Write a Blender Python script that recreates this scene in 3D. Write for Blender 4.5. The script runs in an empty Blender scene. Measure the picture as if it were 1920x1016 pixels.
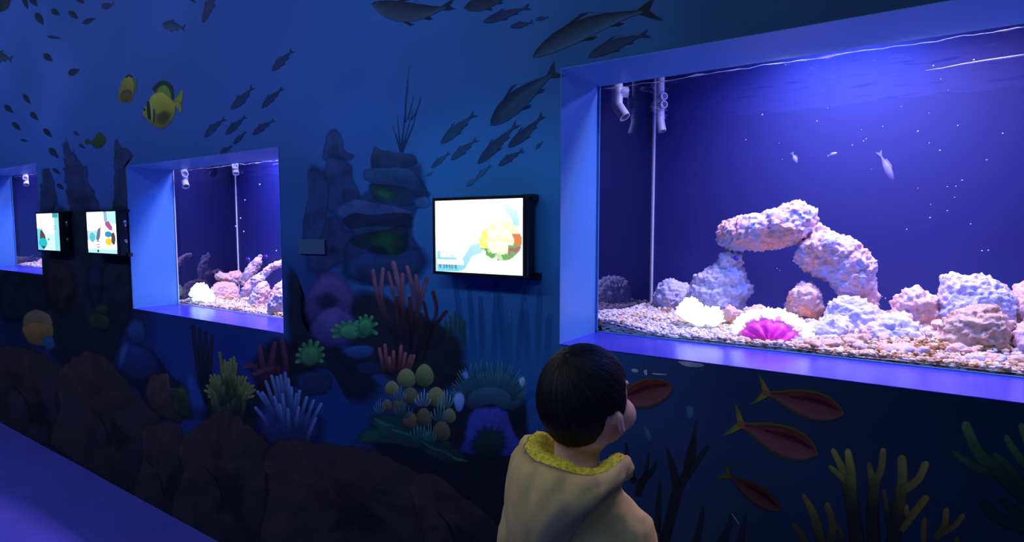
import bpy, bmesh, math, random
import numpy as np
from mathutils import Vector, Matrix, noise, geometry

random.seed(11); rng = np.random.default_rng(11)
SC = bpy.context.scene; COL = SC.collection

# ------------------------------------------------------------------ camera
FPX, YAW, PIT = 1082.26, .589, -.0735
CAM = np.array([0, -1.25, 1.305])
FW = np.array([-math.sin(YAW)*math.cos(PIT), math.cos(YAW)*math.cos(PIT), math.sin(PIT)])
RT = np.array([math.cos(YAW), math.sin(YAW), 0]); UP = np.cross(RT, FW)
cam = bpy.data.objects.new('camera', bpy.data.cameras.new('camera')); COL.objects.link(cam)
cam.data.sensor_width = 36; cam.data.lens = FPX/1920*36; cam.data.clip_start = .02
cam.matrix_world = Matrix(((RT[0], UP[0], -FW[0], CAM[0]), (RT[1], UP[1], -FW[1], CAM[1]),
                           (RT[2], UP[2], -FW[2], CAM[2]), (0, 0, 0, 1)))
SC.camera = cam

# ------------------------------------------------------------------ world, exposure
w = bpy.data.worlds.new('dark'); SC.world = w; w.use_nodes = True
w.node_tree.nodes['Background'].inputs[0].default_value = (.10, .2, .6, 1)
w.node_tree.nodes['Background'].inputs[1].default_value = .0
SC.view_settings.view_transform = 'Standard'; SC.view_settings.look = 'None'
SC.view_settings.exposure = 0; SC.view_settings.gamma = 1; SC.view_settings.use_curve_mapping = False
SC.cycles.transparent_max_bounces = 32

# ------------------------------------------------------------------ dimensions (metres)
RD = .206                                   # depth of the window reveals
#        left    right  bottom  top     back of the tank
WIN = {1: (-.691, .462, 1.0176, 1.6875, .80),
       2: (-2.973, -1.82, .9305, 1.5895, .56),
       3: (-5.226, -4.073, 1.0415, 1.674, .56)}
XA, XB, YB, ZC = -8.0, 3.2, -3.2, 3.1       # the corridor

# ------------------------------------------------------------------ lamps
def area(name, loc, rot, sx, sy, power, col, spread=180):
    l = bpy.data.lights.new(name, 'AREA'); l.shape = 'RECTANGLE'; l.size = sx; l.size_y = sy
    l.energy = power; l.color = col; l.spread = math.radians(spread)
    o = bpy.data.objects.new(name, l); o.location = loc; o.rotation_euler = rot; COL.objects.link(o); return o
def spot(name, loc, target, power, col, ang, blend=.6, r=.05):
    l = bpy.data.lights.new(name, 'SPOT'); l.energy = power; l.color = col; l.spot_size = math.radians(ang)
    l.spot_blend = blend; l.shadow_soft_size = r
    o = bpy.data.objects.new(name, l); o.location = loc; COL.objects.link(o)
    o.rotation_euler = (Vector(target)-Vector(loc)).to_track_quat('-Z', 'Y').to_euler(); return o
R60 = math.radians(42)
# blue lamps along the corridor ceiling
for i, (x, p) in enumerate(((-6.4, 15), (-4.3, 15), (-2.3, 13), (-.3, 14), (1.6, 10))):
    area('ceiling_lamp', (x, -2.3, 3.02), (R60, 0, 0), 1.6, .25, p, (.40, .60, 1.0))
# unseen warm spot, added as fill on the child's jacket and hood
spot('fill_spot', (-1.75, -1.25, 2.95), (-.5, -.42, .85), 36, (1.0, .80, .38), 15, .8, .08)
# aquarium hoods: a white-violet strip above the water and a blue strip behind the window head
for k, (xl, xr, zb, zt, yb) in WIN.items():
    s = {1: 1.0, 2: 1.08, 3: 1.0}[k]
    xm = (xl+xr)/2
    area('hood_lamp_white', (xm+.05, .46 if k == 1 else .38, zt+.34), (0, 0, 0), .6, .12, 14*s, (1.0, .67, .72), 120)
    area('hood_lamp_blue', (xm-.04, yb-.17, zt+.20), (0, 0, 0), .34, .10, 7*s, (.10, .21, 1.0), 180)
    area('hood_lamp_blue', (xm+.08, .31, zt+.22), (math.radians(10), 0, 0), .6, .08, 11*s, (.12, .22, 1.0), 150)

# ------------------------------------------------------------------ helpers
def at(px, py, Y):
    d = FW + RT*(px-960)/FPX - UP*(py-508)/FPX
    return CAM + d*((Y-CAM[1])/d[1])
def wp(px, py):
    p = at(px, py, 0.); return p[0], p[2]
def lin(c):
    c = c/255.
    return c/12.92 if c <= .04045 else ((c+.055)/1.055)**2.4
def srgb(r, g, b): return (lin(r), lin(g), lin(b))
def setp(o, label=None, cat=None, group=None, kind=None):
    if label: o['label'] = label
    if cat: o['category'] = cat
    if group: o['group'] = group
    if kind: o['kind'] = kind
    return o
def link(name, me, mat=None, parent=None, smooth=False):
    o = bpy.data.objects.new(name, me); COL.objects.link(o)
    if mat: me.materials.append(mat)
    if smooth:
        me.polygons.foreach_set('use_smooth', [True]*len(me.polygons))
    if parent: o.parent = parent; o.matrix_parent_inverse = Matrix.Translation(-Vector(parent.location))
    return o
def empty(name, loc=(0, 0, 0)):
    o = bpy.data.objects.new(name, None); o.location = loc; o.empty_display_size = .05; COL.objects.link(o); return o
def mesh(name, vs, fs):
    me = bpy.data.meshes.new(name); me.from_pydata([tuple(map(float, v)) for v in vs], [], fs); me.update(); return me
def setcol(me, cols):
    a = me.color_attributes.new('Col', 'FLOAT_COLOR', 'POINT')
    c = np.asarray(cols, dtype=np.float32)
    if c.shape[1] == 3: c = np.concatenate([c, np.ones((len(c), 1), np.float32)], 1)
    a.data.foreach_set('color', c.ravel())
class MB:
    """collects shapes of one mesh object"""
    def __init__(s): s.v = []; s.f = []
    def add(s, vs, fs):
        n = len(s.v); s.v += [tuple(map(float, v)) for v in vs]; s.f += [tuple(i+n for i in f) for f in fs]
    def box(s, a, b):
        x0, y0, z0 = a; x1, y1, z1 = b
        s.add([(x0,y0,z0),(x1,y0,z0),(x1,y1,z0),(x0,y1,z0),(x0,y0,z1),(x1,y0,z1),(x1,y1,z1),(x0,y1,z1)],
              [(0,3,2,1),(4,5,6,7),(0,1,5,4),(1,2,6,5),(2,3,7,6),(3,0,4,7)])
    def tube(s, path, rad, n=12, cap=True, hollow=False):
        P = [Vector(p) for p in path]; rs = rad if hasattr(rad, '__len__') else [rad]*len(P)
        t0 = (P[1]-P[0]).normalized(); ref = Vector((0, 0, 1)) if abs(t0.z) < .9 else Vector((1, 0, 0))
        u = t0.cross(ref).normalized(); vs = []; fs = []
        for i, p in enumerate(P):
            t = (P[min(i+1, len(P)-1)]-P[max(i-1, 0)]).normalized()
            u = (u-t*u.dot(t)).normalized(); v = t.cross(u)
            for k in range(n):
                a = 2*math.pi*k/n; vs.append(p+(u*math.cos(a)+v*math.sin(a))*rs[i])
        for i in range(len(P)-1):
            for k in range(n):
                a = i*n+k; b = i*n+(k+1) % n; fs.append((a, b, b+n, a+n))
        if cap:
            fs.append(tuple(range(n-1, -1, -1))); m = (len(P)-1)*n; fs.append(tuple(range(m, m+n)))
        s.add(vs, fs)
    def ball(s, c, r, sub=2, rot=None):
        bm = bmesh.new(); bmesh.ops.create_icosphere(bm, subdivisions=sub, radius=1)
        r = r if hasattr(r, '__len__') else (r, r, r)
        M = Matrix.Translation(c) @ (rot.to_4x4() if rot else Matrix()) @ Matrix.Diagonal((*r, 1))
        s.add([M @ v.co for v in bm.verts], [tuple(v.index for v in f.verts) for f in bm.faces]); bm.free()
    def loft(s, rings, cap=True):
        n = len(rings[0]); vs = [p for r in rings for p in r]; fs = []
        for i in range(len(rings)-1):
            for k in range(n):
                a = i*n+k; b = i*n+(k+1) % n; fs.append((a, b, b+n, a+n))
        if cap: fs += [tuple(range(n-1, -1, -1)), tuple(range((len(rings)-1)*n, len(rings)*n))]
        s.add(vs, fs)
    def build(s, name, mat=None, parent=None, smooth=False): return link(name, mesh(name, s.v, s.f), mat, parent, smooth)
def remeshed(name, mb, voxel, smooth_it=2):
    o = link(name+'_tmp', mesh(name, mb.v, mb.f))
    m = o.modifiers.new('r', 'REMESH'); m.mode = 'VOXEL'; m.voxel_size = voxel
    if smooth_it:
        q = o.modifiers.new('s', 'SMOOTH'); q.iterations = smooth_it; q.factor = .5
    dg = bpy.context.evaluated_depsgraph_get()
    me = bpy.data.meshes.new_from_object(o.evaluated_get(dg)); bpy.data.objects.remove(o); me.name = name
    return me
def displaced(me, fn):
    n = len(me.vertices)
    no = np.empty(n*3, np.float32); me.vertex_normals.foreach_get('vector', no); no = no.reshape(-1, 3)
    co = np.empty(n*3, np.float32); me.vertices.foreach_get('co', co); co = co.reshape(-1, 3)
    d = np.array([fn(Vector(c), Vector(k)) for c, k in zip(co, no)], np.float32)
    me.vertices.foreach_set('co', (co+no*d[:, None]).ravel()); me.update(); return me

# ------------------------------------------------------------------ materials
def newmat(name):
    m = bpy.data.materials.new(name); m.use_nodes = True; nt = m.node_tree
    return m, nt, nt.nodes['Principled BSDF']
def N(nt, typ, **kw):
    n = nt.nodes.new(typ)
    for k, v in kw.items():
        if hasattr(n, k): setattr(n, k, v)
        else: n.inputs[k].default_value = v
    return n
def ramp(nt, fac, stops):
    r = nt.nodes.new('ShaderNodeValToRGB'); e = r.color_ramp.elements
    while len(e) < len(stops): e.new(.5)
    for q, (p, c) in zip(e, stops): q.position = p; q.color = (*c, 1)
    nt.links.new(fac, r.inputs[0]); return r
def plain(name, col, rough=.6, noise_amt=.12, scale=20, bump=.0, metal=0, spec=.5):
    m, nt, b = newmat(name)
    tc = N(nt, 'ShaderNodeTexCoord'); nz = N(nt, 'ShaderNodeTexNoise'); nz.inputs['Scale'].default_value = scale
    nz.inputs['Detail'].default_value = 5; nt.links.new(tc.outputs['Object'], nz.inputs['Vector'])
    lo = tuple(c*(1-noise_amt) for c in col); hi = tuple(min(1, c*(1+noise_amt)) for c in col)
    r = ramp(nt, nz.outputs['Fac'], [(.3, lo), (.7, hi)]); nt.links.new(r.outputs[0], b.inputs['Base Color'])
    b.inputs['Roughness'].default_value = rough; b.inputs['Metallic'].default_value = metal
    b.inputs['Specular IOR Level'].default_value = spec
    if bump:
        bp = N(nt, 'ShaderNodeBump'); bp.inputs['Strength'].default_value = bump; bp.inputs['Distance'].default_value = .004
        nt.links.new(nz.outputs['Fac'], bp.inputs['Height']); nt.links.new(bp.outputs[0], b.inputs['Normal'])
    return m
def colmat(name, rough=.6, alpha=False, emit=0, spec=.4, bump=0, bscale=200):
    m, nt, b = newmat(name)
    a = N(nt, 'ShaderNodeVertexColor'); a.layer_name = 'Col'
    nt.links.new(a.outputs['Color'], b.inputs['Base Color']); b.inputs['Roughness'].default_value = rough
    b.inputs['Specular IOR Level'].default_value = spec
    if alpha: nt.links.new(a.outputs['Alpha'], b.inputs['Alpha'])
    if emit:
        b.inputs['Base Color'].default_value = (.02, .02, .02, 1)
        for l in list(b.inputs['Base Color'].links): nt.links.remove(l)
        nt.links.new(a.outputs['Color'], b.inputs['Emission Color']); b.inputs['Emission Strength'].default_value = emit
    if bump:
        nz = N(nt, 'ShaderNodeTexNoise'); nz.inputs['Scale'].default_value = bscale; nz.inputs['Detail'].default_value = 6
        tc = N(nt, 'ShaderNodeTexCoord'); nt.links.new(tc.outputs['Object'], nz.inputs['Vector'])
        bp = N(nt, 'ShaderNodeBump'); bp.inputs['Strength'].default_value = bump; bp.inputs['Distance'].default_value = .003
        nt.links.new(nz.outputs['Fac'], bp.inputs['Height']); nt.links.new(bp.outputs[0], b.inputs['Normal'])
    return m
M_MURAL = colmat('mural_paint', .62, alpha=True, spec=.25)
M_WALL = colmat('mural_wall_paint', .6, spec=.25, bump=.15, bscale=60)
M_REVEAL = plain('reveal_paint', (.075, .27, .60), .42, .04, 6, .08)
M_SILL = plain('sill_paint', (.04, .045, .45), .26, .06, 8, .06)
M_FLOOR = plain('floor_vinyl', (.105, .10, .60), .6, .08, 3)
M_DARKWALL = plain('dark_blue_paint', (.04, .07, .2), .8)
M_CEIL = plain('ceiling_paint', (.02, .025, .05), .9)
M_BLACK = plain('black_plastic', (.012, .014, .016), .35, .2, 60)
M_STEEL = plain('bright_steel', (.6, .6, .62), .25, .05, 30, metal=1)
M_BACK = plain('tank_back_blue', (.006, .013, .13), .6, .05, 3)
M_SEAM = plain('silicone_seam', (.75, .8, .85), .3, .05, 40)
M_PVC = plain('pvc', (.62, .62, .70), .35, .05, 30)
M_SCREEN = colmat('screen_glow', .3, emit=1.35)
def glassmat(name, gl, tint=(1, 1, 1), rough=.0):
    m, nt, b = newmat(name); nt.nodes.remove(b); out = nt.nodes['Material Output']
    t = N(nt, 'ShaderNodeBsdfTransparent'); t.inputs[0].default_value = (*tint, 1)
    g = N(nt, 'ShaderNodeBsdfGlossy'); g.inputs['Roughness'].default_value = rough
    mx = N(nt, 'ShaderNodeMixShader')
    if gl is None:
        f = N(nt, 'ShaderNodeLayerWeight'); p = N(nt, 'ShaderNodeMath', operation='POWER'); p.inputs[1].default_value = 5
        q = N(nt, 'ShaderNodeMath', operation='MULTIPLY'); q.inputs[1].default_value = .35
        nt.links.new(f.outputs['Facing'], p.inputs[0]); nt.links.new(p.outputs[0], q.inputs[0]); nt.links.new(q.outputs[0], mx.inputs[0])
    else: mx.inputs[0].default_value = gl
    nt.links.new(t.outputs[0], mx.inputs[1]); nt.links.new(g.outputs[0], mx.inputs[2]); nt.links.new(mx.outputs[0], out.inputs[0])
    return m
M_GLASS = glassmat('aquarium_glass', None, (.97, .98, 1))
M_WATER = glassmat('water_skin', .16, (.9, .92, 1), .06)
def sidemat():
    m, nt, b = newmat('dark_glass_side'); b.inputs['Base Color'].default_value = (.006, .007, .04, 1)
    b.inputs['Roughness'].default_value = .03; b.inputs['Specular IOR Level'].default_value = .9; b.inputs['IOR'].default_value = 1.6
    return m
M_SIDE = sidemat()
def rockmat(name, base, spot_c, amt):
    m, nt, b = newmat(name); tc = N(nt, 'ShaderNodeTexCoord')
    n1 = N(nt, 'ShaderNodeTexNoise'); n1.inputs['Scale'].default_value = 42; n1.inputs['Detail'].default_value = 8; n1.inputs['Roughness'].default_value = .7
    n2 = N(nt, 'ShaderNodeTexVoronoi'); n2.inputs['Scale'].default_value = 70
    for n in (n1, n2): nt.links.new(tc.outputs['Object'], n.inputs['Vector'])
    n3 = N(nt, 'ShaderNodeTexNoise'); n3.inputs['Scale'].default_value = 13; n3.inputs['Detail'].default_value = 3; nt.links.new(tc.outputs['Object'], n3.inputs['Vector'])
    pm = N(nt, 'ShaderNodeMath', operation='MULTIPLY_ADD'); pm.inputs[1].default_value = .55; nt.links.new(n1.outputs['Fac'], pm.inputs[0])
    pk = N(nt, 'ShaderNodeMath', operation='MULTIPLY'); pk.inputs[1].default_value = .5; nt.links.new(n3.outputs['Fac'], pk.inputs[0]); nt.links.new(pk.outputs[0], pm.inputs[2])
    r = ramp(nt, pm.outputs[0], [(.62-amt, base), (.72-amt, tuple((a+c)/2 for a, c in zip(base, spot_c))), (.85-amt, spot_c)])
    nt.links.new(r.outputs[0], b.inputs['Base Color']); b.inputs['Roughness'].default_value = .9; b.inputs['Specular IOR Level'].default_value = .15
    mixn = N(nt, 'ShaderNodeMath', operation='ADD'); nt.links.new(n1.outputs['Fac'], mixn.inputs[0]); nt.links.new(n2.outputs['Distance'], mixn.inputs[1])
    bp = N(nt, 'ShaderNodeBump'); bp.inputs['Strength'].default_value = .8; bp.inputs['Distance'].default_value = .006
    nt.links.new(mixn.outputs[0], bp.inputs['Height']); nt.links.new(bp.outputs[0], b.inputs['Normal'])
    return m
M_ROCK = rockmat('pale_reef_rock', (.42, .46, .76), (.95, .46, .28), .185)
M_LILAC = rockmat('lilac_reef_rock', (.46, .50, .80), (.74, .62, .74), .14)
M_STREAK = plain('dim_streak', (.16, .18, .42), .5, .1, 40)
M_ROCK2 = rockmat('warm_reef_rock', (.56, .50, .62), (.92, .44, .24), .21)
M_ROCK3 = rockmat('brown_reef_rock', (.60, .46, .38), (.42, .20, .07), .16)
M_GRAVEL = colmat('gravel', .85, spec=.2, bump=.3, bscale=150)

# ------------------------------------------------------------------ room shell
def slab(name, a, b, mat):
    m = MB(); m.box(a, b); return setp(m.build(name, mat), kind='structure')
YR = 1.5                                     # service room with the tanks behind the wall
slab('floor', (XA, YB, -.1), (XB, YR, 0), M_FLOOR)
slab('ceiling', (XA, YB, ZC), (XB, YR, ZC+.1), M_CEIL)
slab('wall_front', (XA, YB-.1, -.1), (XB, YB, ZC+.1), M_DARKWALL)
slab('wall_left', (XA-.1, YB-.1, -.1), (XA, YR, ZC+.1), M_DARKWALL)
slab('wall_rear', (XA, YR, -.1), (XB, YR+.1, ZC+.1), M_DARKWALL)
slab('wall_right', (XB, YB-.1, -.1), (XB+.1, YR, ZC+.1), M_DARKWALL)

# paint: the colours of the mural were picked as they look under the corridor's bluish lamps
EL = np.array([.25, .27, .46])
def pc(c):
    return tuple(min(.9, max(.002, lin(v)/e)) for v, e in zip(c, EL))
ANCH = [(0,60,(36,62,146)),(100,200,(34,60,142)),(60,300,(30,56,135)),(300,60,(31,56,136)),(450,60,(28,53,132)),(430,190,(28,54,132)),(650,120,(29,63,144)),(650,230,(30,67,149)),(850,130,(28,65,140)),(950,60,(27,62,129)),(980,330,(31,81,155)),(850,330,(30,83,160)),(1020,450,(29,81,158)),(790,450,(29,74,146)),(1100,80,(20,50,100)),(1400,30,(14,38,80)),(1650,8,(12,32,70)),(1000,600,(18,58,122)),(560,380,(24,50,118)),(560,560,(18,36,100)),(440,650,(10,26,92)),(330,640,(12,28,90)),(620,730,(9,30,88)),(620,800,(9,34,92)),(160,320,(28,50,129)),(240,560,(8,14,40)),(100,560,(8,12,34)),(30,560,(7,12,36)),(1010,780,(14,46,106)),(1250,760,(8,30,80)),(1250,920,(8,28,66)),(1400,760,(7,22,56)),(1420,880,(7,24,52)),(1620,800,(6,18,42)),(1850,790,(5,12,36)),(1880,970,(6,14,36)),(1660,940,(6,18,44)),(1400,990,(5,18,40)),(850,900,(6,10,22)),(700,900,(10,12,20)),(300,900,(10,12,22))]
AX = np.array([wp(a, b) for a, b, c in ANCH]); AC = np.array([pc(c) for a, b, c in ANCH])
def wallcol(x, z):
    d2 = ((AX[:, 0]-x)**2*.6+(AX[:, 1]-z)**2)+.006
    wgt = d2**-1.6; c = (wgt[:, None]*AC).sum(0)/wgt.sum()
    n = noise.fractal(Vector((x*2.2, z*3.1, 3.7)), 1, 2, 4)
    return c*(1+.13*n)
HOLE = .002
xs = set(np.arange(XA, XB+.001, .2)) | set(np.arange(-5.2, .6, .04)); zs = set(np.arange(0, ZC+.001, .04)) | {ZC}
for xl, xr, zb, zt, _ in WIN.values():
    xs |= {xl-HOLE, xr+HOLE}; zs |= {zb-HOLE, zt+HOLE}
xs = np.array(sorted(xs)); zs = np.array(sorted(zs)); zs = zs[zs <= ZC]
vs = [(x, 0, z) for x in xs for z in zs]; nz_ = len(zs); fs = []
for i in range(len(xs)-1):
    for k in range(nz_-1):
        cx_, cz_ = (xs[i]+xs[i+1])/2, (zs[k]+zs[k+1])/2
        if any(xl-HOLE < cx_ < xr+HOLE and zb-HOLE < cz_ < zt+HOLE for xl, xr, zb, zt, _ in WIN.values()): continue
        fs.append((i*nz_+k, (i+1)*nz_+k, (i+1)*nz_+k+1, i*nz_+k+1))
nv_ = len(vs); vs += [(x, .05, z) for x, _, z in vs]; edges = {}
for f in fs:
    for a, b in zip(f, f[1:]+f[:1]): edges[(a, b)] = 1
rim = [(b, a, a+nv_, b+nv_) for a, b in edges if (b, a) not in edges]
fs = fs+[tuple(i+nv_ for i in f[::-1]) for f in fs]+rim
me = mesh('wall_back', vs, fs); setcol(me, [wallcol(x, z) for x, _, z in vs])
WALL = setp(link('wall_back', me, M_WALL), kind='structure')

# windows: the plastered reveals
for k, (xl, xr, zb, zt, yb) in WIN.items():
    m = MB(); t = HOLE
    m.box((xl-t, -.0015, zb), (xl, RD, zt)); m.box((xr, -.0015, zb), (xr+t, RD, zt)); m.box((xl-t, -.0015, zt), (xr+t, RD, zt+t))
    wn = setp(m.build('window_%d' % k, M_REVEAL), kind='structure')
    m = MB(); m.box((xl-t, -.0015, zb-t), (xr+t, RD, zb)); m.build('window_sill', M_SILL, wn)
    m = MB(); q = .006                                       # bead of sealant round the glass
    m.box((xl, RD-.004, zb), (xl+q, RD, zt)); m.box((xl, RD-.004, zb), (xr, RD, zb+.003))
    m.build('glass_bead', M_SEAM if k == 2 else M_REVEAL, wn)

# ------------------------------------------------------------------ the painted mural
LAY = [0]
class Paint:
    def __init__(s): s.v = []; s.f = []; s.c = []; s.y = []
    def grid(s, P, C):                                       # P[i][j] pixel points, C[i][j] rgba
        n0 = len(s.v); a, b = len(P), len(P[0]); LAY[0] += 1; s.y += [LAY[0]]*(a*b)
        for i in range(a):
            for j in range(b): s.v.append(P[i][j]); s.c.append(C[i][j])
        for i in range(a-1):
            for j in range(b-1):
                q = n0+i*b+j; s.f.append((q, q+b, q+b+1, q+1))
    def fan(s, ctr, rings, C):                               # closed star shape
        n0 = len(s.v); n = len(rings[0]); LAY[0] += 1; s.y += [LAY[0]]*(1+n*len(rings)); s.v.append(ctr); s.c.append(C[0])
        for r, c in zip(rings, C[1:]):
            s.v += list(r); s.c += list(c)
        for k in range(n): s.f.append((n0, n0+1+k, n0+1+(k+1) % n))
        for i in range(len(rings)-1):
            for k in range(n):
                a = n0+1+i*n+k; b = n0+1+i*n+(k+1) % n; s.f.append((a, a+n, b+n, b))
    def build(s, name, label=None):
        V = [wp(*p) for p in s.v]; V = [(a, -.0003-2e-6*k, b) for (a, b), k in zip(V, s.y)]
        F = []
        for f in s.f:                                        # all faces look into the corridor
            p = [V[i] for i in f]; ar = sum(p[i][0]*p[(i+1) % len(p)][2]-p[(i+1) % len(p)][0]*p[i][2] for i in range(len(p)))
            F.append(f if ar > 0 else f[::-1])
        me = mesh(name, V, F); setcol(me, s.c); o = link(name, me, M_MURAL, WALL)
        if label: o['label'] = label
        return o
def mixc(a, b, t): return tuple(p+(q-p)*t for p, q in zip(a, b))
def vary(c, p, amt=.18, sc=.05):
    n = noise.noise(Vector((p[0]*sc, p[1]*sc, 1.3)))+.5*noise.noise(Vector((p[0]*sc*3, p[1]*sc*3, 5.)))
    return tuple(max(.001, v*(1+amt*n*1.6)) for v in c)
def blob(P, pts, ctop, cbot, feather=.12, rag=.03, seed=0, nring=5, amt=.2, alpha=1., n=72, ctr=None, lightdir=(0, -1), fine=1.):
    """soft-edged painted mass: closed outline, colour from ctop (towards lightdir) to cbot"""
    pts = np.array(pts, float); c = np.array(ctr) if ctr else pts.mean(0)
    # resample outline with Catmull-Rom
    m = len(pts); out = []
    for i in range(m):
        p0, p1, p2, p3 = pts[i-1], pts[i], pts[(i+1) % m], pts[(i+2) % m]
        for t in np.linspace(0, 1, max(3, n//m), endpoint=False):
            out.append(.5*((2*p1)+(p2-p0)*t+(2*p0-5*p1+4*p2-p3)*t*t+(3*p1-p0-3*p2+p3)*t**3))
    out = np.array(out); rad = np.linalg.norm(out-c, axis=1).mean()
    for i in range(len(out)):
        d = out[i]-c; q = noise.fractal(Vector((out[i][0]*.06*fine, out[i][1]*.06*fine, seed*7.7)), 1, 2, 3)
        out[i] = c+d*(1+rag*q*2)
    ext = max(1e-3, np.abs((out-c) @ np.array(lightdir, float)).max())
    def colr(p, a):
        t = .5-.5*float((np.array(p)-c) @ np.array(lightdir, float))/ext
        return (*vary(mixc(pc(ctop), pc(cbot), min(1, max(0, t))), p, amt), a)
    fr = [(i+1)/nring*(1-feather) for i in range(nring)]+[1.]
    rings = [[tuple(c+(o-c)*f) for o in out] for f in fr]
    C = [colr(c, alpha)]+[[colr(p, alpha if f < 1 else 0) for p in r] for f, r in zip(fr, rings)]
    P.fan(tuple(c), rings, C)
def stroke(P, path, c0, c1, soft=.25, amt=.15, alpha=1., a0=None, n=8, shade=.25, yspan=None):
    """painted finger: path of (x, y, width); colour c0 at its start, c1 at its end, round end"""
    pts = np.array(path, float); m = len(pts); S = []
    for i in range(m-1):
        p0, p1, p2, p3 = pts[max(i-1, 0)], pts[i], pts[i+1], pts[min(i+2, m-1)]
        for t in np.linspace(0, 1, max(3, n//(m-1)), endpoint=False):
            S.append(.5*((2*p1)+(p2-p0)*t+(2*p0-5*p1+4*p2-p3)*t*t+(3*p1-p0-3*p2+p3)*t**3))
    S.append(pts[-1]); d = S[-1][:2]-S[-2][:2]; L = np.linalg.norm(d)+1e-6; wl = S[-1][2]
    for q in (.35, .62, .85, .98):                            # rounded tip
        S.append(np.array([*(S[m and -1][:2]*0+pts[-1][:2]+d/L*wl*.5*q), wl*math.sqrt(max(0, 1-q*q))]))
    S = np.array(S); A = [-1, -1+soft*1.6, -.25, .3, 1-soft*1.6, 1]; G = []; C = []
    for i, (x, y, wd) in enumerate(S):
        t = S[min(i+1, len(S)-1)][:2]-S[max(i-1, 0)][:2]; t = t/(np.linalg.norm(t)+1e-6); nrm = np.array([-t[1], t[0]])
        u = i/(len(S)-1); base = mixc(pc(c0), pc(c1), u if yspan is None else max(0, min(1, (yspan[1]-y)/(yspan[1]-yspan[0])))**1.5); row = []; crow = []
        for a in A:
            p = (x+nrm[0]*a*wd*.5, y+nrm[1]*a*wd*.5); row.append(p)
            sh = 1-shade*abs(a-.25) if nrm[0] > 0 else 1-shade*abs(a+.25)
            al = 0 if abs(a) == 1 else alpha
            if a0 is not None: al *= a0+(1-a0)*min(1, u*2)
            crow.append((*[v*sh for v in vary(base, p, amt)], al))
        G.append(row); C.append(crow)
    P.grid(G, C)
PROF = [(0, .02), (.04, .33), (.1, .6), (.2, .88), (.33, 1), (.48, .9), (.62, .66), (.73, .4), (.82, .2), (.87, .15)]
def fish(P, head, tail, wd, back, belly, bend=0., tailw=.8, fins=True, alpha=1., deep=1., fork=.5, tailc=None, finc=None, stripe=None):
    h = np.array(head, float); t = np.array(tail, float); ax = t-h; L = np.linalg.norm(ax); ax /= L; nr = np.array([ax[1], -ax[0]])
    if nr[1] > 0: nr = -nr                                     # nr points up the picture: the back
    def pos(s, a): return tuple(h+ax*L*s+nr*(bend*L*4*s*(1-s)*.5)+nr*a)
    A = [-1, -.86, -.45, 0, .45, .86, 1]; G = []; C = []
    bk, bl = pc(back), pc(belly)
    if tailc or fins:
        tc = pc(tailc or back)
        for sg in (1, -1):                                    # the two tail lobes
            a = pos(.84, .1*wd*sg); b = pos(1., tailw*wd*.5*sg); c = pos(.84+.16*(1-fork), 0); d = pos(.82, -.03*wd*sg)
            m1 = tuple((np.array(a)+b)/2+nr*wd*.03*sg); m2 = tuple((np.array(b)+c)/2)
            P.grid([[a, d], [m1, c], [b, m2]], [[(*tc, alpha)]*2, [(*tc, alpha)]*2, [(*tc, alpha*.5)]*2])
    if fins:
        fc = pc(finc or back)
        P.grid([[pos(.3, wd*.44), pos(.34, wd*.44)], [pos(.44, wd*.66), pos(.5, wd*.58)], [pos(.5, wd*.6), pos(.64, wd*.26)]],
               [[(*fc, alpha)]*2, [(*fc, alpha*.7)]*2, [(*fc, alpha)]*2])
        P.grid([[pos(.36, -wd*.44), pos(.42, -wd*.42)], [pos(.46, -wd*.62), pos(.5, -wd*.54)]], [[(*fc, alpha)]*2, [(*fc, alpha*.7)]*2])
        P.grid([[pos(.58, -wd*.28), pos(.66, -wd*.2)], [pos(.68, -wd*.42), pos(.72, -wd*.36)]], [[(*fc, alpha)]*2, [(*fc, alpha*.7)]*2])
    for s, pw in PROF:
        row = []; crow = []
        for a in A:
            row.append(pos(s, a*wd*.5*pw*deep)); k = max(0., min(1., .5+.62*a))
            c = mixc(bl, bk, k)
            if stripe and abs(a-.1) < .3 and .1 < s < .8: c = mixc(c, pc(stripe), .55)
            c = vary(c, row[-1], .12, .08); crow.append((*c, 0 if abs(a) == 1 else alpha))
        G.append(row); C.append(crow)
    P.grid(G, C)
def pfish(*a, label=None, **k):
    p = Paint(); fish(p, *a, **k); return p.build('painted_fish', label)

# --- pale rock stacks far back in the painted sea
def one(name, label, items):
    p = Paint()
    for f, a, k in items: f(p, *a, **k)
    return p.build(name, label)
B = blob; S_ = stroke
one('painted_rock', 'slim dim blue rock spire painted left of the stacked ledges', [
    (B, ([(612,246),(628,240),(643,258),(648,282),(668,293),(655,302),(630,306),(606,300),(606,275)], (26,44,104), (22,38,94)), dict(feather=.2, rag=.05, seed=1, amt=.3)),
    (B, ([(610,290),(640,292),(660,304),(664,335),(676,360),(672,400),(640,410),(612,400),(606,350)], (24,40,98), (20,34,88)), dict(feather=.2, rag=.06, seed=111, amt=.35)),
    (B, ([(566,440),(600,410),(650,400),(680,430),(660,480),(610,520),(575,515)], (22,34,88), (18,28,74)), dict(feather=.3, rag=.06, seed=112, amt=.35)),
    (B, ([(576,320),(595,310),(615,330),(618,380),(608,440),(590,480),(572,470),(566,420),(578,370)], (22,38,95), (20,32,86)), dict(feather=.2, rag=.05, seed=2, amt=.3)),
    (B, ([(640,385),(690,380),(706,400),(690,430),(650,440),(630,415)], (33,46,112), (22,32,90)), dict(feather=.3, seed=3, amt=.3))])
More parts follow.
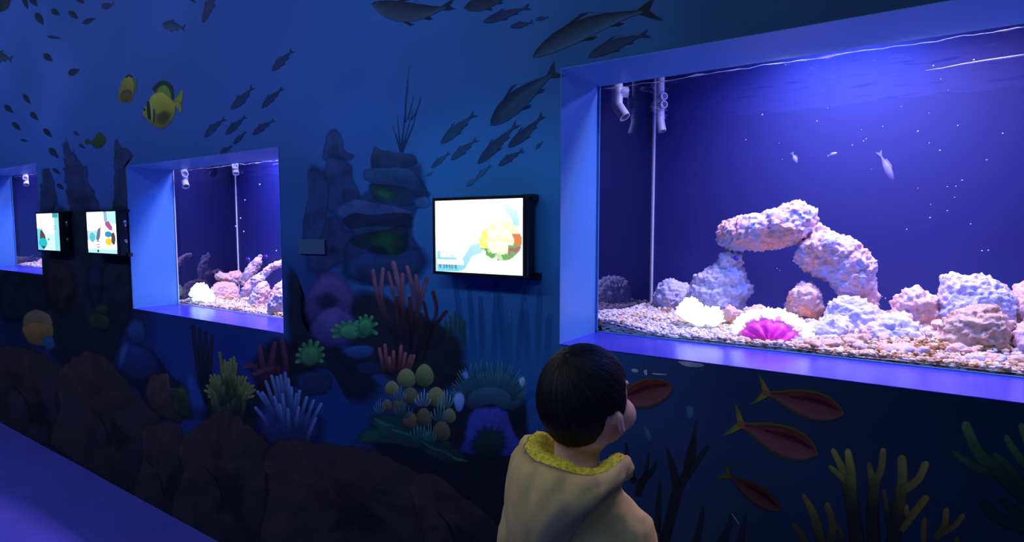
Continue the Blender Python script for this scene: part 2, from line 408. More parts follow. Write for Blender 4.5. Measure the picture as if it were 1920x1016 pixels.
one('painted_rock', 'stack of flat ledges of dim rock painted between spire and wall screen', [
    (B, ([(694,300),(720,280),(784,296),(806,366),(782,400),(776,440),(800,490),(760,530),(660,530),(640,480),(655,440),(632,400),(690,350)], (22,44,100), (13,28,74)), dict(feather=.18, seed=113, rag=.05, amt=.3)),
    (B, ([(700,275),(712,280),(740,285),(775,290),(786,306),(760,314),(720,314),(694,312)], (28,48,100), (14,28,72)), dict(feather=.12, seed=4, amt=.3)),
    (B, ([(690,316),(760,313),(790,335),(806,368),(780,372),(740,352),(700,345),(680,334)], (26,54,112), (14,30,76)), dict(feather=.12, seed=5, amt=.3)),
    (B, ([(694,345),(760,350),(788,372),(770,386),(730,386),(700,372)], (12,28,70), (15,36,84)), dict(feather=.2, seed=6, amt=.3)),
    (B, ([(625,390),(660,372),(705,378),(770,392),(778,402),(720,408),(680,405),(640,414)], (38,56,120), (24,42,104)), dict(feather=.2, seed=7, amt=.3)),
    (B, ([(638,415),(660,400),(700,402),(760,398),(776,412),(768,428),(700,424),(660,430)], (12,24,62), (10,22,58)), dict(feather=.15, seed=8, amt=.3)),
    (B, ([(655,455),(672,438),(720,430),(765,420),(768,450),(760,475),(720,480),(680,468)], (8,26,54), (8,22,50)), dict(feather=.2, seed=9, amt=.3)),
    (B, ([(640,490),(680,470),(740,475),(790,460),(810,490),(780,530),(700,540),(640,525)], (20,44,104), (12,24,62)), dict(feather=.3, seed=10, amt=.3)),
    (B, ([(775,375),(795,366),(808,374),(806,388),(785,392)], (32,66,132), (26,56,118)), dict(feather=.3, seed=11, amt=.3))])
one('painted_algae', 'upper green patch of algae painted on the rock ledges', [(B, ([(694,348),(720,348),(748,362),(742,378),(716,378),(698,366)], (20,66,58), (16,54,62)), dict(feather=.7, seed=12, amt=.5, alpha=.9, rag=.1))])
one('painted_algae', 'lower green patch of algae painted on the rock ledges', [(B, ([(684,452),(704,432),(740,432),(762,450),(758,478),(738,490),(716,470)], (14,60,54), (12,46,52)), dict(feather=.7, seed=13, amt=.5, alpha=.9, rag=.1))])
tw = []
for x0, y0, x1, y1 in ((752,285,736,235),(752,285,766,150),(754,285,788,185),(752,285,745,215),(753,285,775,205),(752,285,742,250),(760,230,768,125),(765,225,776,180),(750,285,758,240),(772,225,790,182)):
    mx_, my_ = (x0+x1)/2+random.uniform(-4, 4), (y0+y1)/2
    tw.append((S_, ([(x0,y0,5),(mx_,my_,3),(x1,y1,1.5)], (16,36,92), (22,48,112)), dict(alpha=.9)))
one('painted_sea_whip', 'thin twiggy sea whip painted on top of the ledges', tw)
for i, (pts, lab) in enumerate((
        ([(118,262),(128,268),(150,300),(165,315),(166,340),(180,362),(190,400),(185,430),(135,430),(128,380),(120,345),(118,300)], 'dim blue rock column painted above the two small screens'),
        ([(215,262),(228,266),(252,285),(248,296),(236,312),(238,400),(212,400),(212,360),(214,310)], 'dark rock column painted against the second window'),
        ([(80,318),(92,316),(104,350),(106,396),(76,396)], 'short reddish dark column painted beside the far window'))):
    one('painted_rock', lab, [(B, (pts, (22,32,84), (14,20,56)), dict(feather=.14, seed=20+i, rag=.10, amt=.45, n=110, fine=1.6))])
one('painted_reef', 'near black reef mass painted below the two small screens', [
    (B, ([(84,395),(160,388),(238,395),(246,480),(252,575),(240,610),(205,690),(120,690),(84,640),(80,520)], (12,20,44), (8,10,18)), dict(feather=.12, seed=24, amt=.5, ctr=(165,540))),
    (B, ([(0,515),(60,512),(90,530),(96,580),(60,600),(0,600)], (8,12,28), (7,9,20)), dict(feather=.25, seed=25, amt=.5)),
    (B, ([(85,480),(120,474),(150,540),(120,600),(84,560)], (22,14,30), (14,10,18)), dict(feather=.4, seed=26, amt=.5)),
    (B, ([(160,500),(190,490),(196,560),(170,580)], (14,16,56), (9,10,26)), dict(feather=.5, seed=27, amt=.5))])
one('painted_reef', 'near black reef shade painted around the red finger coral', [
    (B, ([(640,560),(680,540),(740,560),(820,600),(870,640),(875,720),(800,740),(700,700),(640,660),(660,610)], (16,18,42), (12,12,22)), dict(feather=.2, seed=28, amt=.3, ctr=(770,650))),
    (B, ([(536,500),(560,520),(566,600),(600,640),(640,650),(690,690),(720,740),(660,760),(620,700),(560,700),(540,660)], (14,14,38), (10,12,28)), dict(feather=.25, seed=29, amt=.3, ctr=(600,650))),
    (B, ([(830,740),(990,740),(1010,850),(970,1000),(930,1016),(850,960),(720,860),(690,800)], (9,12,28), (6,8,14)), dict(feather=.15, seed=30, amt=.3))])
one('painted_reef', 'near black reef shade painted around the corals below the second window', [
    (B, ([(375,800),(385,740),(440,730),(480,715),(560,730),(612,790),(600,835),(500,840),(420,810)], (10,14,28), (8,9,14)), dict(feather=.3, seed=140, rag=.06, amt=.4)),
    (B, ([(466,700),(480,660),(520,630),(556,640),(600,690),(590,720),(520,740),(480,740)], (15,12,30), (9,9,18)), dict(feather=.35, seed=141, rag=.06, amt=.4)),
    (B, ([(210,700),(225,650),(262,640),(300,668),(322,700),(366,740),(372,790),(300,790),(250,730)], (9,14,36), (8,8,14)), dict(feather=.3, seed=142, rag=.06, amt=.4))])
one('painted_seaweed', 'row of broad blue seaweed blades painted under the wall screen', [
    (S_, ([(x0,690,16),(x0+dx*.5,610,15),(x0+dx,y1,9)], (16,50,110), tuple(v*1.12 for v in c)), dict(soft=.35, a0=0., alpha=.75)) for x0, dx, y1, c in
    ((890,-10,540,(18,52,112)),(905,-4,560,(16,48,104)),(925,6,530,(22,62,128)),(945,-8,555,(18,54,114)),(955,0,585,(34,76,148)),(970,14,545,(20,60,124)),(990,-6,570,(26,66,134)),(1008,4,540,(20,60,122)),(880,-30,500,(20,60,130)),(1025,8,590,(24,66,130)))])
# --- corals of the middle
one('painted_coral', 'large purple lump coral painted right of the second window', [
    (B, ([(570,560),(590,522),(615,508),(645,520),(664,548),(665,580),(650,600),(600,620),(575,610)], (58,46,118), (20,18,62)), dict(feather=.22, seed=31, amt=.2, rag=.04)),
    (B, ([(578,620),(590,590),(620,568),(650,580),(668,605),(680,620),(650,650),(600,650)], (60,52,130), (20,20,70)), dict(feather=.22, seed=32, amt=.2, rag=.04)),
    (B, ([(588,560),(612,545),(640,560),(634,575),(600,585)], (20,18,60), (16,14,50)), dict(feather=.7, seed=33, alpha=.8))])
fing = [(700,508,708,556,9),(718,505,716,560,9),(729,512,740,560,8),(738,494,752,560,11),(755,515,756,580,9),(764,502,776,560,9),(780,518,784,570,9),(800,522,786,575,9),(812,548,818,590,8),(795,567,800,610,7),(836,585,812,620,8),(768,560,772,620,9),(790,590,786,640,8),(745,560,744,640,9)]
one('painted_coral', 'red finger coral painted left below the wall screen', [
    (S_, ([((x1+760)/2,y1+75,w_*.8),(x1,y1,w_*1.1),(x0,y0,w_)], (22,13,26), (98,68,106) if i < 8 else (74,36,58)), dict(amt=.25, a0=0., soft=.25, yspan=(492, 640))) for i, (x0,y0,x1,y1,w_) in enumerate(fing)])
one('painted_coral', 'olive tufts painted right of the red finger coral', [(S_, ([(840+8*k,650-(k % 2)*10,10),(838+8*k,610+6*abs(k-2),8),(836+9*k,585+8*abs(k-2),5)], (22,34,36), (28,62,62)), dict(a0=.1)) for k in range(5)])
def bushy(P, cx_, cy_, rx, ry, ct, cb, knobs, kr, seed):
    for k in range(knobs):
        a = math.pi*(1.12-1.24*k/(knobs-1)); q = 1+.12*math.sin(k*7.3+seed)
        x, y = cx_+rx*math.cos(a)*q, cy_-ry*math.sin(a)*q
        stroke(P, [(cx_+(x-cx_)*.3, cy_+(y-cy_)*.3, kr*1.3), (x, y, kr)], cb, ct, amt=.2)
    blob(P, [(cx_+rx*.86*math.cos(a), cy_-ry*.86*math.sin(a)) for a in np.linspace(0, 2*math.pi, 12, endpoint=False)], ct, cb, feather=.35, seed=seed, rag=.08)
one('painted_coral', 'bright green knobbly coral painted right of the purple lump coral', [(bushy, (656,622,28,20,(48,104,92),(12,38,44),9,10,1), {}), (bushy, (686,614,18,24,(46,108,88),(12,40,42),7,9,2), {})])
one('painted_coral', 'small round green coral painted below the purple lump coral', [(bushy, (582,668,25,25,(52,94,76),(12,32,32),9,10,3), {})])
one('painted_coral', 'dim blue plate corals painted under the bright green coral', [(B, ([(640,655),(680,645),(704,652),(700,668),(660,674)], (26,54,122), (12,28,72)), dict(feather=.3, seed=35)), (B, ([(665,682),(700,674),(724,690),(700,705),(670,700)], (12,26,66), (10,20,50)), dict(feather=.4, seed=36)), (B, ([(550,706),(590,694),(625,704),(620,735),(570,745)], (14,32,76), (8,16,40)), dict(feather=.3, seed=37))])
one('painted_coral', 'small pink finger coral painted above the egg-shaped polyps', [(S_, ([(738+(x-738)*.7,700,10),(x,y,8)], (40,22,36), (112,66,92)), dict(amt=.2, a0=.2)) for x, y in ((712,655),(722,648),(738,660),(752,650),(760,664),(770,668),(776,668),(730,672))])
def egg(P, x, y, rx, ry, c, seed):
    c = tuple(v*.88 for v in c)
    blob(P, [(x+rx*math.cos(a)*(1-.16*math.sin(a)), y-ry*math.sin(a)) for a in np.linspace(0, 2*math.pi, 14, endpoint=False)], c, tuple(v*.3 for v in c), feather=.08, rag=.008, seed=seed, amt=.1, lightdir=(.25, -.97))
def tuft(P, x, y, h_, wd, c, cb, n=6):
    for k in range(n):
        u = (k/(n-1)-.5)*2; hh = h_*(1-.5*abs(u))*random.uniform(.8, 1.1)
        stroke(P, [(x+u*wd*.2, y, wd*.22), (x+u*wd*.5, y-hh*.6, wd*.15), (x+u*wd*.55, y-hh, wd*.05)], cb, c, a0=.3)
one('painted_ledge', 'dark green table ledge painted under the egg-shaped polyps', [
    (B, ([(690,790),(720,770),(780,790),(850,830),(880,860),(860,880),(800,850),(730,830),(670,830)], (14,42,52), (6,12,18)), dict(feather=.2, seed=38, rag=.12, amt=.4)),
    (S_, ([(700,783,3),(722,796,6),(740,797,3)], (26,66,78), (16,46,54)), dict(amt=.5, alpha=.8)), (S_, ([(735,806,4),(764,814,7),(786,826,3)], (26,70,80), (16,46,54)), dict(amt=.5, alpha=.8)), (S_, ([(790,826,4),(812,840,7),(838,846,3)], (24,66,76), (14,42,50)), dict(amt=.5, alpha=.8)), (S_, ([(836,848,4),(856,860,7),(878,864,3)], (22,60,72), (14,42,50)), dict(amt=.5, alpha=.8)),
    (B, ([(665,825),(690,800),(712,805),(720,825),(690,835)], (14,54,52), (8,30,36)), dict(feather=.5, seed=39))])
eg = [(762,709,16,17,(104,112,92)),(796,704,16,20,(92,108,86)),(735,728,12,13,(110,112,86)),(770,742,13,15,(86,84,76)),(818,744,16,17,(110,106,86)),(726,760,9,11,(86,80,84)),(748,762,12,13,(76,70,72)),(769,788,12,15,(90,74,70)),(795,783,13,17,(80,68,64)),(843,779,11,13,(90,100,84)),(828,808,15,18,(78,70,64))]
one('painted_coral', 'cluster of pale egg-shaped polyps among spiky tufts painted low on wall', [(egg, (e[0], e[1], e[2]*1.14, e[3]*1.14, e[4], 40+i), {}) for i, e in enumerate(eg)]+
    [(tuft, a, {}) for a in ((793,762,36,26,(110,132,188),(48,66,120)),(750,752,32,20,(70,110,150),(30,60,90)),(836,765,44,26,(84,128,156),(30,66,90)),(712,775,30,18,(70,112,150),(30,60,90)),(824,790,40,28,(60,104,134),(22,58,80)),(786,825,36,30,(50,96,124),(16,48,64)),(806,832,40,20,(54,104,130),(16,48,64)),(757,785,40,30,(34,80,108),(16,48,70)))])
spk = []
for k in range(34):
    a = math.pi*(1.05-1.1*k/33); x, y = 918+62*math.cos(a), 738-46*math.sin(a)
    spk.append((S_, ([(918+40*math.cos(a), 748-22*math.sin(a), 7), (x, y, 3.5), (918+70*math.cos(a)+random.uniform(-3, 3), 736-random.uniform(50, 64)*math.sin(a)-4, 1.4)], (16,36,58), (66,112,152) if k % 3 else (48,88,74)), dict(a0=.2)))
one('painted_anemone', 'spiky blue-grey anemone painted behind the child\'s head', [(B, ([(860,740),(880,705),(920,690),(960,700),(984,740),(970,775),(920,760),(880,770)], (34,72,118), (10,14,24)), dict(feather=.2, seed=55))]+spk+
    [(B, ([(850,745),(862,732),(872,745),(868,768),(856,772)], (78,106,190), (50,70,150)), dict(feather=.3, seed=56)), (B, ([(972,712),(982,704),(986,716),(978,728)], (84,122,190), (54,90,150)), dict(feather=.4, seed=57)), (B, ([(866,700),(874,694),(880,706),(874,712)], (70,100,180), (50,80,150)), dict(feather=.4, seed=58))])
one('painted_coral', 'violet blue arch coral with dark mouth painted left of the child', [
    (B, ([(865,850),(872,800),(885,770),(910,760),(945,768),(962,795),(975,835),(965,860),(920,850)], (34,42,128), (16,28,96)), dict(feather=.14, seed=59, rag=.06)),
    (B, ([(882,850),(884,815),(905,798),(930,796),(950,815),(952,850),(920,870)], (12,30,40), (7,10,18)), dict(feather=.45, seed=60, rag=.14, fine=2.)),
    (B, ([(985,740),(1008,735),(1020,780),(1030,830),(1010,850),(990,820)], (14,46,110), (10,30,84)), dict(feather=.3, seed=61))])
# --- corals under the second window
one('painted_coral', 'dim blue corals painted left below the second window', [
    (B, ([(235,620),(250,598),(270,605),(275,640),(255,650)], (22,44,104), (10,22,60)), dict(feather=.3, seed=62)), (B, ([(215,690),(230,645),(250,640),(290,660),(305,700),(260,720)], (18,34,96), (7,12,36)), dict(feather=.3, seed=63)), (B, ([(222,660),(236,636),(244,644),(232,690),(220,696)], (36,56,126), (16,30,80)), dict(feather=.7, seed=64))])
one('painted_seaweed', 'dark brown weed stems painted under the second window', [(S_, ([(384+k*3,760,10),(372+k*7,690,12),(362+k*12,612+6*k,8)], (12,12,28), (22,22,52)), dict(a0=.6)) for k in range(4)])
one('painted_coral', 'dark maroon lump coral painted beside the brown boulder', [
    (B, ([(275,720),(290,700),(315,700),(320,725),(345,725),(360,755),(360,785),(310,790),(280,760)], (54,36,44), (10,12,16)), dict(feather=.12, seed=66, rag=.08, amt=.5)), (B, ([(325,735),(345,722),(362,760),(350,785),(325,770)], (36,44,26), (12,16,14)), dict(feather=.3, seed=67, amt=.4))])
one('painted_coral', 'blue patch of coral painted behind the yellow-green finger coral', [(B, ([(345,700),(360,690),(384,750),(388,775),(360,780)], (26,44,120), (16,26,80)), dict(feather=.5, seed=68))])
yg = []
for k in range(26):
    a = math.pi*(1.1-1.2*k/25); r_ = random.uniform(.75, 1.05); x, y = 430+46*math.cos(a)*r_, 745-(85 if 9 < k < 16 else 52)*abs(math.sin(a))**.7*r_
    yg.append((S_, ([(430+(x-430)*.5, 760, 12), ((430+x)/2+(x-430)*.2, (y+750)/2, 9), (x, y, 7)], (22,26,28), (88,94,62)), dict(amt=.25, a0=.4)))
for k in range(40):
    u, v_ = random.uniform(-1, 1), random.random(); x, y = 430+u*40*(1-.35*v_), 780-v_*95*(1-.5*abs(u))
    yg.append((S_, ([(430+(x-430)*.85, y+30, 9), (x, y+12, 8), (x+u*3, y, 6)], (14,18,20), mixc((34,40,34), (84,90,60), v_)), dict(amt=.25, a0=.2)))
one('painted_coral', 'yellow-green finger coral painted above the pointed boulder', [(B, ([(385,780),(392,730),(420,690),(450,695),(466,740),(470,785),(430,800)], (34,40,36), (9,11,16)), dict(feather=.5, seed=69))]+yg)
one('painted_coral', 'maroon tube coral painted between yellow-green and blue corals', [(S_, ([(500+k*6,740,14),(480+k*14,690,15),(x,y,11)], (20,14,32), (70,36,74)), dict(amt=.25, a0=.3)) for k, (x, y) in enumerate(((462,686),(488,652),(515,645),(478,700),(530,640)))])
bl = []
for x, y, b_ in ((484,735,770),(493,737,775),(499,716,770),(510,706,760),(520,708,765),(527,705,760),(535,700,755),(541,712,765),(547,728,775),(556,740,785),(562,734,780),(575,746,790),(588,752,800),(602,758,805),(515,745,790),(530,740,790),(525,760,800),(540,768,805),(480,765,800),(560,765,805),(592,785,830)):
    bl.append((S_, ([((x+545)/2,b_+20,9),((x*3+545)/4,b_-(b_-y)*.4,9),(x,y,7.5)], (10,20,64), (70,92,186)), dict(amt=.15, a0=.1)))
one('painted_coral', 'pale blue finger coral painted right of the yellow-green finger coral', [(B, ([(478,790),(500,750),(560,760),(606,790),(600,830),(540,850),(490,830)], (20,36,100), (7,10,30)), dict(feather=.3, seed=71))]+bl)
one('painted_coral', 'orange mushroom coral painted low at the far end of the wall', [(B, ([(44,610),(48,588),(70,580),(94,592),(98,612),(70,612)], (66,58,56), (74,58,44)), dict(feather=.1, seed=72)), (B, ([(44,608),(98,608),(96,640),(80,648),(52,640)], (88,66,40), (50,38,28)), dict(feather=.1, seed=73)), (B, ([(80,635),(98,630),(104,650),(88,660)], (24,54,100), (14,30,64)), dict(feather=.3, seed=74))])
one('painted_coral', 'dim olive shelf corals painted on the black reef', [(B, ([(165,590),(190,582),(208,600),(200,622),(170,612)], (34,36,26), (14,14,14)), dict(feather=.3, seed=75)), (B, ([(178,575),(200,570),(205,590),(180,588)], (30,34,24), (14,14,14)), dict(feather=.4, seed=76))])
# --- brown boulders along the foot of the wall
bd = [([(-40,655),(30,650),(80,660),(112,690),(105,760),(130,830),(60,830),(-40,780)], 'brown boulder painted at the far end of the wall foot'),
      ([(105,700),(150,660),(185,662),(220,690),(262,740),(300,780),(310,820),(270,860),(250,925),(150,870),(95,830),(110,760)], 'brown sloping boulder painted left of the dark maroon coral'),
      ([(270,800),(330,790),(345,830),(330,900),(320,970),(250,930),(268,860)], 'small brown boulder painted between sloping and pointed ones'),
      ([(334,830),(380,790),(425,765),(460,790),(505,830),(500,900),(490,1040),(380,1030),(320,975),(340,890)], 'pointed brown boulder painted under the yellow-green coral'),
      ([(495,850),(540,820),(610,830),(690,840),(760,870),(800,900),(840,960),(850,1060),(600,1060),(485,1040),(500,920)], 'widest brown boulder painted left of the child'),
      ([(770,900),(820,890),(870,930),(910,960),(960,1030),(820,1060),(790,1000)], 'low brown boulder painted behind the child\'s hood')]
one('painted_boulder', 'dark brown base of the boulder row along the whole wall foot', [(S_, ([(-60,790,150),(60,770,150),(180,800,170),(320,890,150),(480,950,190),(640,960,230),(780,1000,210),(960,1080,180)], (16,13,18), (14,12,17)), dict(soft=.2, amt=.4, n=40, shade=.1))])
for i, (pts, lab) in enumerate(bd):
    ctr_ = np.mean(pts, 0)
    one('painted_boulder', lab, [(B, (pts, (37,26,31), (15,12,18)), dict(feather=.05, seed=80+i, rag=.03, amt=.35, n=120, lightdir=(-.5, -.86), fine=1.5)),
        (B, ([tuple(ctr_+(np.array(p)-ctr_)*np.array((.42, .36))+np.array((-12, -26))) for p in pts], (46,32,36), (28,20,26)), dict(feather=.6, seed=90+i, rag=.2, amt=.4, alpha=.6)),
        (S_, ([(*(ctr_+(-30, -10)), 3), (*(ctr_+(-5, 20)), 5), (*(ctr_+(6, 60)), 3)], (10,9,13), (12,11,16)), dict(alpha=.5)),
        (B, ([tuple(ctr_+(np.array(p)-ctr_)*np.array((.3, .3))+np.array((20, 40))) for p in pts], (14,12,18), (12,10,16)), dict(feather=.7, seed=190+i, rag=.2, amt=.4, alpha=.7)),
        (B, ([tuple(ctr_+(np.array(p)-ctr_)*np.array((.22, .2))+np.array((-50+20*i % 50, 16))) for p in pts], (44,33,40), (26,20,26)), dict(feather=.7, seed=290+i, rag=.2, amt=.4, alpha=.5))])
# --- black tree corals, yellow fingers and green weed of the right side
def tree(P, segs, c=(5,9,16)):
    for s in segs: stroke(P, s, c, (6,16,38), soft=.2, amt=.2, shade=.05)
one('painted_coral', 'black branching coral painted right of the child', [(tree, ([
    [(1240,1030,22),(1255,980,22),(1272,915,22),(1296,880,16),(1326,838,11)],[(1270,915,20),(1262,880,15),(1252,845,8)],[(1285,895,15),(1292,850,12),(1300,820,8),(1306,790,5)],[(1298,868,10),(1302,840,8),(1305,822,5)],
    [(1196,930,14),(1205,900,16),(1222,885,11),(1230,865,6)],[(1190,905,12),(1178,865,9),(1174,832,5)],[(1232,1000,14),(1235,950,12),(1237,905,6)],[(1300,1030,16),(1312,990,12),(1318,950,6)],[(1345,1030,26),(1362,1000,16),(1372,965,6)],[(1385,1030,20),(1392,995,12),(1398,965,5)],[(1205,905,9),(1212,880,8),(1216,850,4)]],), {})])
one('painted_coral', 'pale blue plume painted above the black branching coral', [(B, ([(1285,765),(1292,758),(1302,765),(1300,785),(1290,790)], (30,60,112), (12,36,80)), dict(feather=.5, seed=100)), (B, ([(1206,800),(1214,798),(1226,825),(1218,840)], (26,58,104), (10,34,76)), dict(feather=.6, seed=101))])
YF = ((52,50,30), (86,82,46)); D_ = (14,15,16)
def fingers(P, segs, tip, base):
    y0 = min(q[1] for s in segs for q in s)
    for s in segs: stroke(P, s, base, tip, soft=.2, amt=.25, shade=.2, yspan=(y0-4, y0+115))
one('painted_coral', 'tall yellow finger coral painted below the large window', [(fingers, ([
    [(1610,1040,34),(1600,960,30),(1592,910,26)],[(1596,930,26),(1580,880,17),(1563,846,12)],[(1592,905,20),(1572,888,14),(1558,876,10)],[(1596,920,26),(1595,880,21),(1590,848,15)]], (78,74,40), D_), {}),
    (fingers, ([[(1640,1040,30),(1636,960,26),(1640,905,24)],[(1640,915,22),(1634,890,17),(1630,872,12)],[(1640,905,20),(1652,880,17),(1656,846,14)]], (66,62,36), (10,12,13)), {}),
    (fingers, ([[(1670,1040,30),(1684,960,30),(1690,920,28)],[(1688,940,26),(1692,900,22),(1691,862,20)],[(1690,920,24),(1720,900,18),(1734,872,18)],[(1670,1000,14),(1664,960,13),(1658,922,10)]], (72,66,42), (16,15,13)), {}),
    (fingers, ([[(1690,995,14),(1715,960,18),(1735,935,16)],[(1705,970,14),(1700,958,12),(1700,950,10)],[(1755,1010,18),(1770,985,16),(1774,958,14)],[(1765,1000,14),(1790,985,13),(1804,968,12)],[(1730,1040,16),(1732,1000,13),(1733,975,11)],[(1790,1030,14),(1794,1012,13)]], (62,54,28), (24,22,14)), {}),
    (fingers, ([[(1545,1040,24),(1528,970,20),(1508,930,10)],[(1550,1040,24),(1562,990,19),(1552,948,14)],[(1520,1040,22),(1505,1005,17),(1490,985,12)],[(1580,1040,18),(1578,1005,14),(1572,990,10)]], (60,52,34), (12,14,14)), {})])
one('painted_seaweed', 'green leafy weed painted at the lower right under the window', [(fingers, ([
    [(1930,935,40),(1870,880,34),(1835,850,26),(1812,800,22)],[(1860,890,24),(1820,870,18),(1790,850,12)],[(1920,920,26),(1895,880,22),(1868,855,16)],[(1930,880,22),(1905,850,18),(1888,822,14)],[(1930,840,20),(1916,800,16)],
    [(1930,990,30),(1880,975,24),(1845,945,18)],[(1930,975,22),(1900,955,18),(1878,938,12)]], (34,56,44), (6,14,16)), {})])

# --- fish of the mural
DK = (7, 14, 42); DK2 = (14, 28, 74)
for i, f in enumerate(((44,-4,54,20,9),(57,-6,71,14,12),(67,24,84,50,13),(97,18,114,30,11),(129,21,149,37,11),(155,44,182,33,10),(82,101,101,117,12),(128,139,152,129,13),
        (43,176,60,198,9),(8,197,28,214,10),(57,210,74,228,10),(23,229,42,247,9),(82,241,100,260,10),(92,277,112,299,11),(88,68,120,73,6),(38,261,56,266,5),(138,246,151,256,6),(148,270,162,280,6),(144,-6,160,8,10),(99,316,116,328,7),(107,345,122,356,8))):
    pfish(f[:2], f[2:4], f[4], DK if f[4] > 6 else DK2, (11,22,60), tailw=.7, fins=False, label=('small dark fish painted in the school at the upper left of the wall' if i == 0 else None), fork=.3, deep=1.1, alpha=.95 if f[4] > 6 else .7)
pfish((190,14), (215,7), 14, (24,24,72), (30,28,80), fins=False, fork=.3, tailc=(46,28,84), label='small purple-tailed fish painted near the ceiling')
pfish((-14,102), (24,112), 20, (14,30,52), (20,52,70), label='dark green fish painted at the left edge of the view')
pfish((304,46), (348,53), 19, (16,28,74), (38,48,88), deep=1.05, label='grey oval fish painted between the yellow fish and the ceiling')
pfish((380,42), (412,-34), 16, (32,26,62), (22,32,80), fins=True, label='reddish dark fish diving from the top of the wall')
pfish((352,-8), (371,8), 7, DK, DK, fins=False)
pfish((-4,22), (22,-26), 30, (24,22,44), (30,28,52), fins=False, label='dark reddish shape painted in the top left corner')
# yellow fish
p = Paint(); stroke(p, [(244,164,7),(252,163,10),(256,170,5)], (74,76,36), (50,60,40)); stroke(p, [(246,163,6),(253,158,9),(255,149,4)], (74,76,36), (40,54,40))
blob(p, [(222,185),(226,160),(236,143),(246,142),(252,158),(250,182),(242,193),(228,192)], (98,92,42), (62,54,24), feather=.06, rag=.01, seed=120, lightdir=(.1, -1))
blob(p, [(224,180),(232,168),(246,168),(250,182),(240,191),(228,190)], (52,44,26), (60,50,22), feather=.4, rag=.02, seed=121)
stroke(p, [(236,146,4),(242,141,5),(247,144,4)], (14,22,30), (14,22,30)); p.build('painted_fish', 'smaller yellow fish painted left of the big yellow fish')
p = Paint(); stroke(p, [(322,197,10),(334,190,16),(341,172,6)], (84,90,30), (90,96,30)); stroke(p, [(322,197,10),(334,196,14),(339,210,5)], (84,90,30), (82,90,30))
stroke(p, [(290,172,16),(304,160,20),(318,166,16),(322,184,10)], (18,26,24), (20,30,26), n=12)
blob(p, [(292,176),(300,162),(312,160),(320,172),(322,190),(306,185)], (64,82,34), (58,72,34), feather=.12, rag=.01, seed=122)
blob(p, [(267,211),(278,192),(286,178),(302,172),(318,182),(328,195),(328,215),(318,232),(304,242),(288,236),(276,224)], (116,110,42), (58,52,26), feather=.05, rag=.006, seed=123, amt=.08)
blob(p, [(292,215),(310,205),(324,212),(316,230),(302,236),(292,230)], (48,44,36), (52,48,26), feather=.5, rag=.02, seed=124, alpha=.7)
stroke(p, [(278,190,6),(279,205,8),(281,222,6)], (16,18,20), (18,18,22), n=10); stroke(p, [(284,192,2.2),(285,206,2.6),(285,224,2)], (110,112,112), (96,98,100), n=10); stroke(p, [(289,205,3),(290,216,4),(289,230,3)], (26,24,30), (26,24,26), n=10)
blob(p, [(269,205),(272,203),(274,206),(271,209)], (18,18,18), (14,14,14), feather=.3, seed=125)
p.build('painted_fish', 'big yellow fish with black and white bands painted above the second window')
p = Paint(); blob(p, [(172,270),(178,255),(186,247),(196,255),(199,264),(192,276),(180,279)], (34,44,30), (16,26,22), feather=.1, rag=.02, seed=126)
stroke(p, [(178,268,7),(170,267,6),(165,266,12)], (22,34,28), (22,34,26)); p.build('painted_fish', 'dark olive fish painted just above the dim rock columns')
# schools of slender dark fish
MID = [(510,133,550,93,15,0),(433,205,476,161,16,-.05),(491,203,532,164,13,.05),(384,258,424,221,13,.1),(423,252,462,217,13,0),(474,253,516,224,12,.06),(438,270,462,246,9,0),(413,289,436,273,11,0)]
for i, f in enumerate(MID):
    pfish(f[:2], f[2:4], f[4], (11,24,72), (15,29,80), bend=f[5], tailw=.7, label='slender dark blue fish painted above the second window' if i == 0 else None)
RS = [(827,269,893,211,19,.02,(16,42,84)),(846,300,896,260,14,.04,(18,46,92)),(896,307,973,229,20,0,(16,38,78)),(953,276,1021,213,20,-.05,(14,34,70)),(935,311,983,281,13,.06,(16,40,80)),(809,314,844,285,10,0,(20,50,104)),
      (894,333,921,309,9,0,(22,58,112)),(1005,279,1018,264,6,0,(18,46,92)),(874,349,898,331,8,0,(24,64,122)),(798,330,812,322,5,0,(22,58,116)),
      (906,42,996,12,18,.02,(14,26,66)),(957,51,1001,41,11,0,(14,28,70)),(1004,37,1029,32,7,0,(14,28,70)),(1103,107,1220,62,24,.06,(11,22,52))]
for f in RS:
    pfish(f[:2], f[2:4], f[4], f[6], tuple(min(255, v+8) for v in f[6]), bend=f[5], tailw=.75)
pfish((999,107), (1238,17), 42, (5,10,22), (32,50,84), bend=.13, tailw=1.15, label='largest dark mackerel painted above the large window corner')
pfish((920,235), (1052,128), 42, (10,22,52), (22,44,84), bend=.06, tailw=.9, stripe=(30,54,92), label='large dark fish painted left of the large window')
pfish((696,8), (856,6), 42, (10,18,44), (34,50,84), bend=-.2, tailw=.5, label='dark fish with pale belly painted at the top middle')
pfish((871,16), (968,-14), 30, (10,18,44), (24,36,66), bend=.0, tailw=.8, label='dark fish cut by the top of the view left of the mackerel')
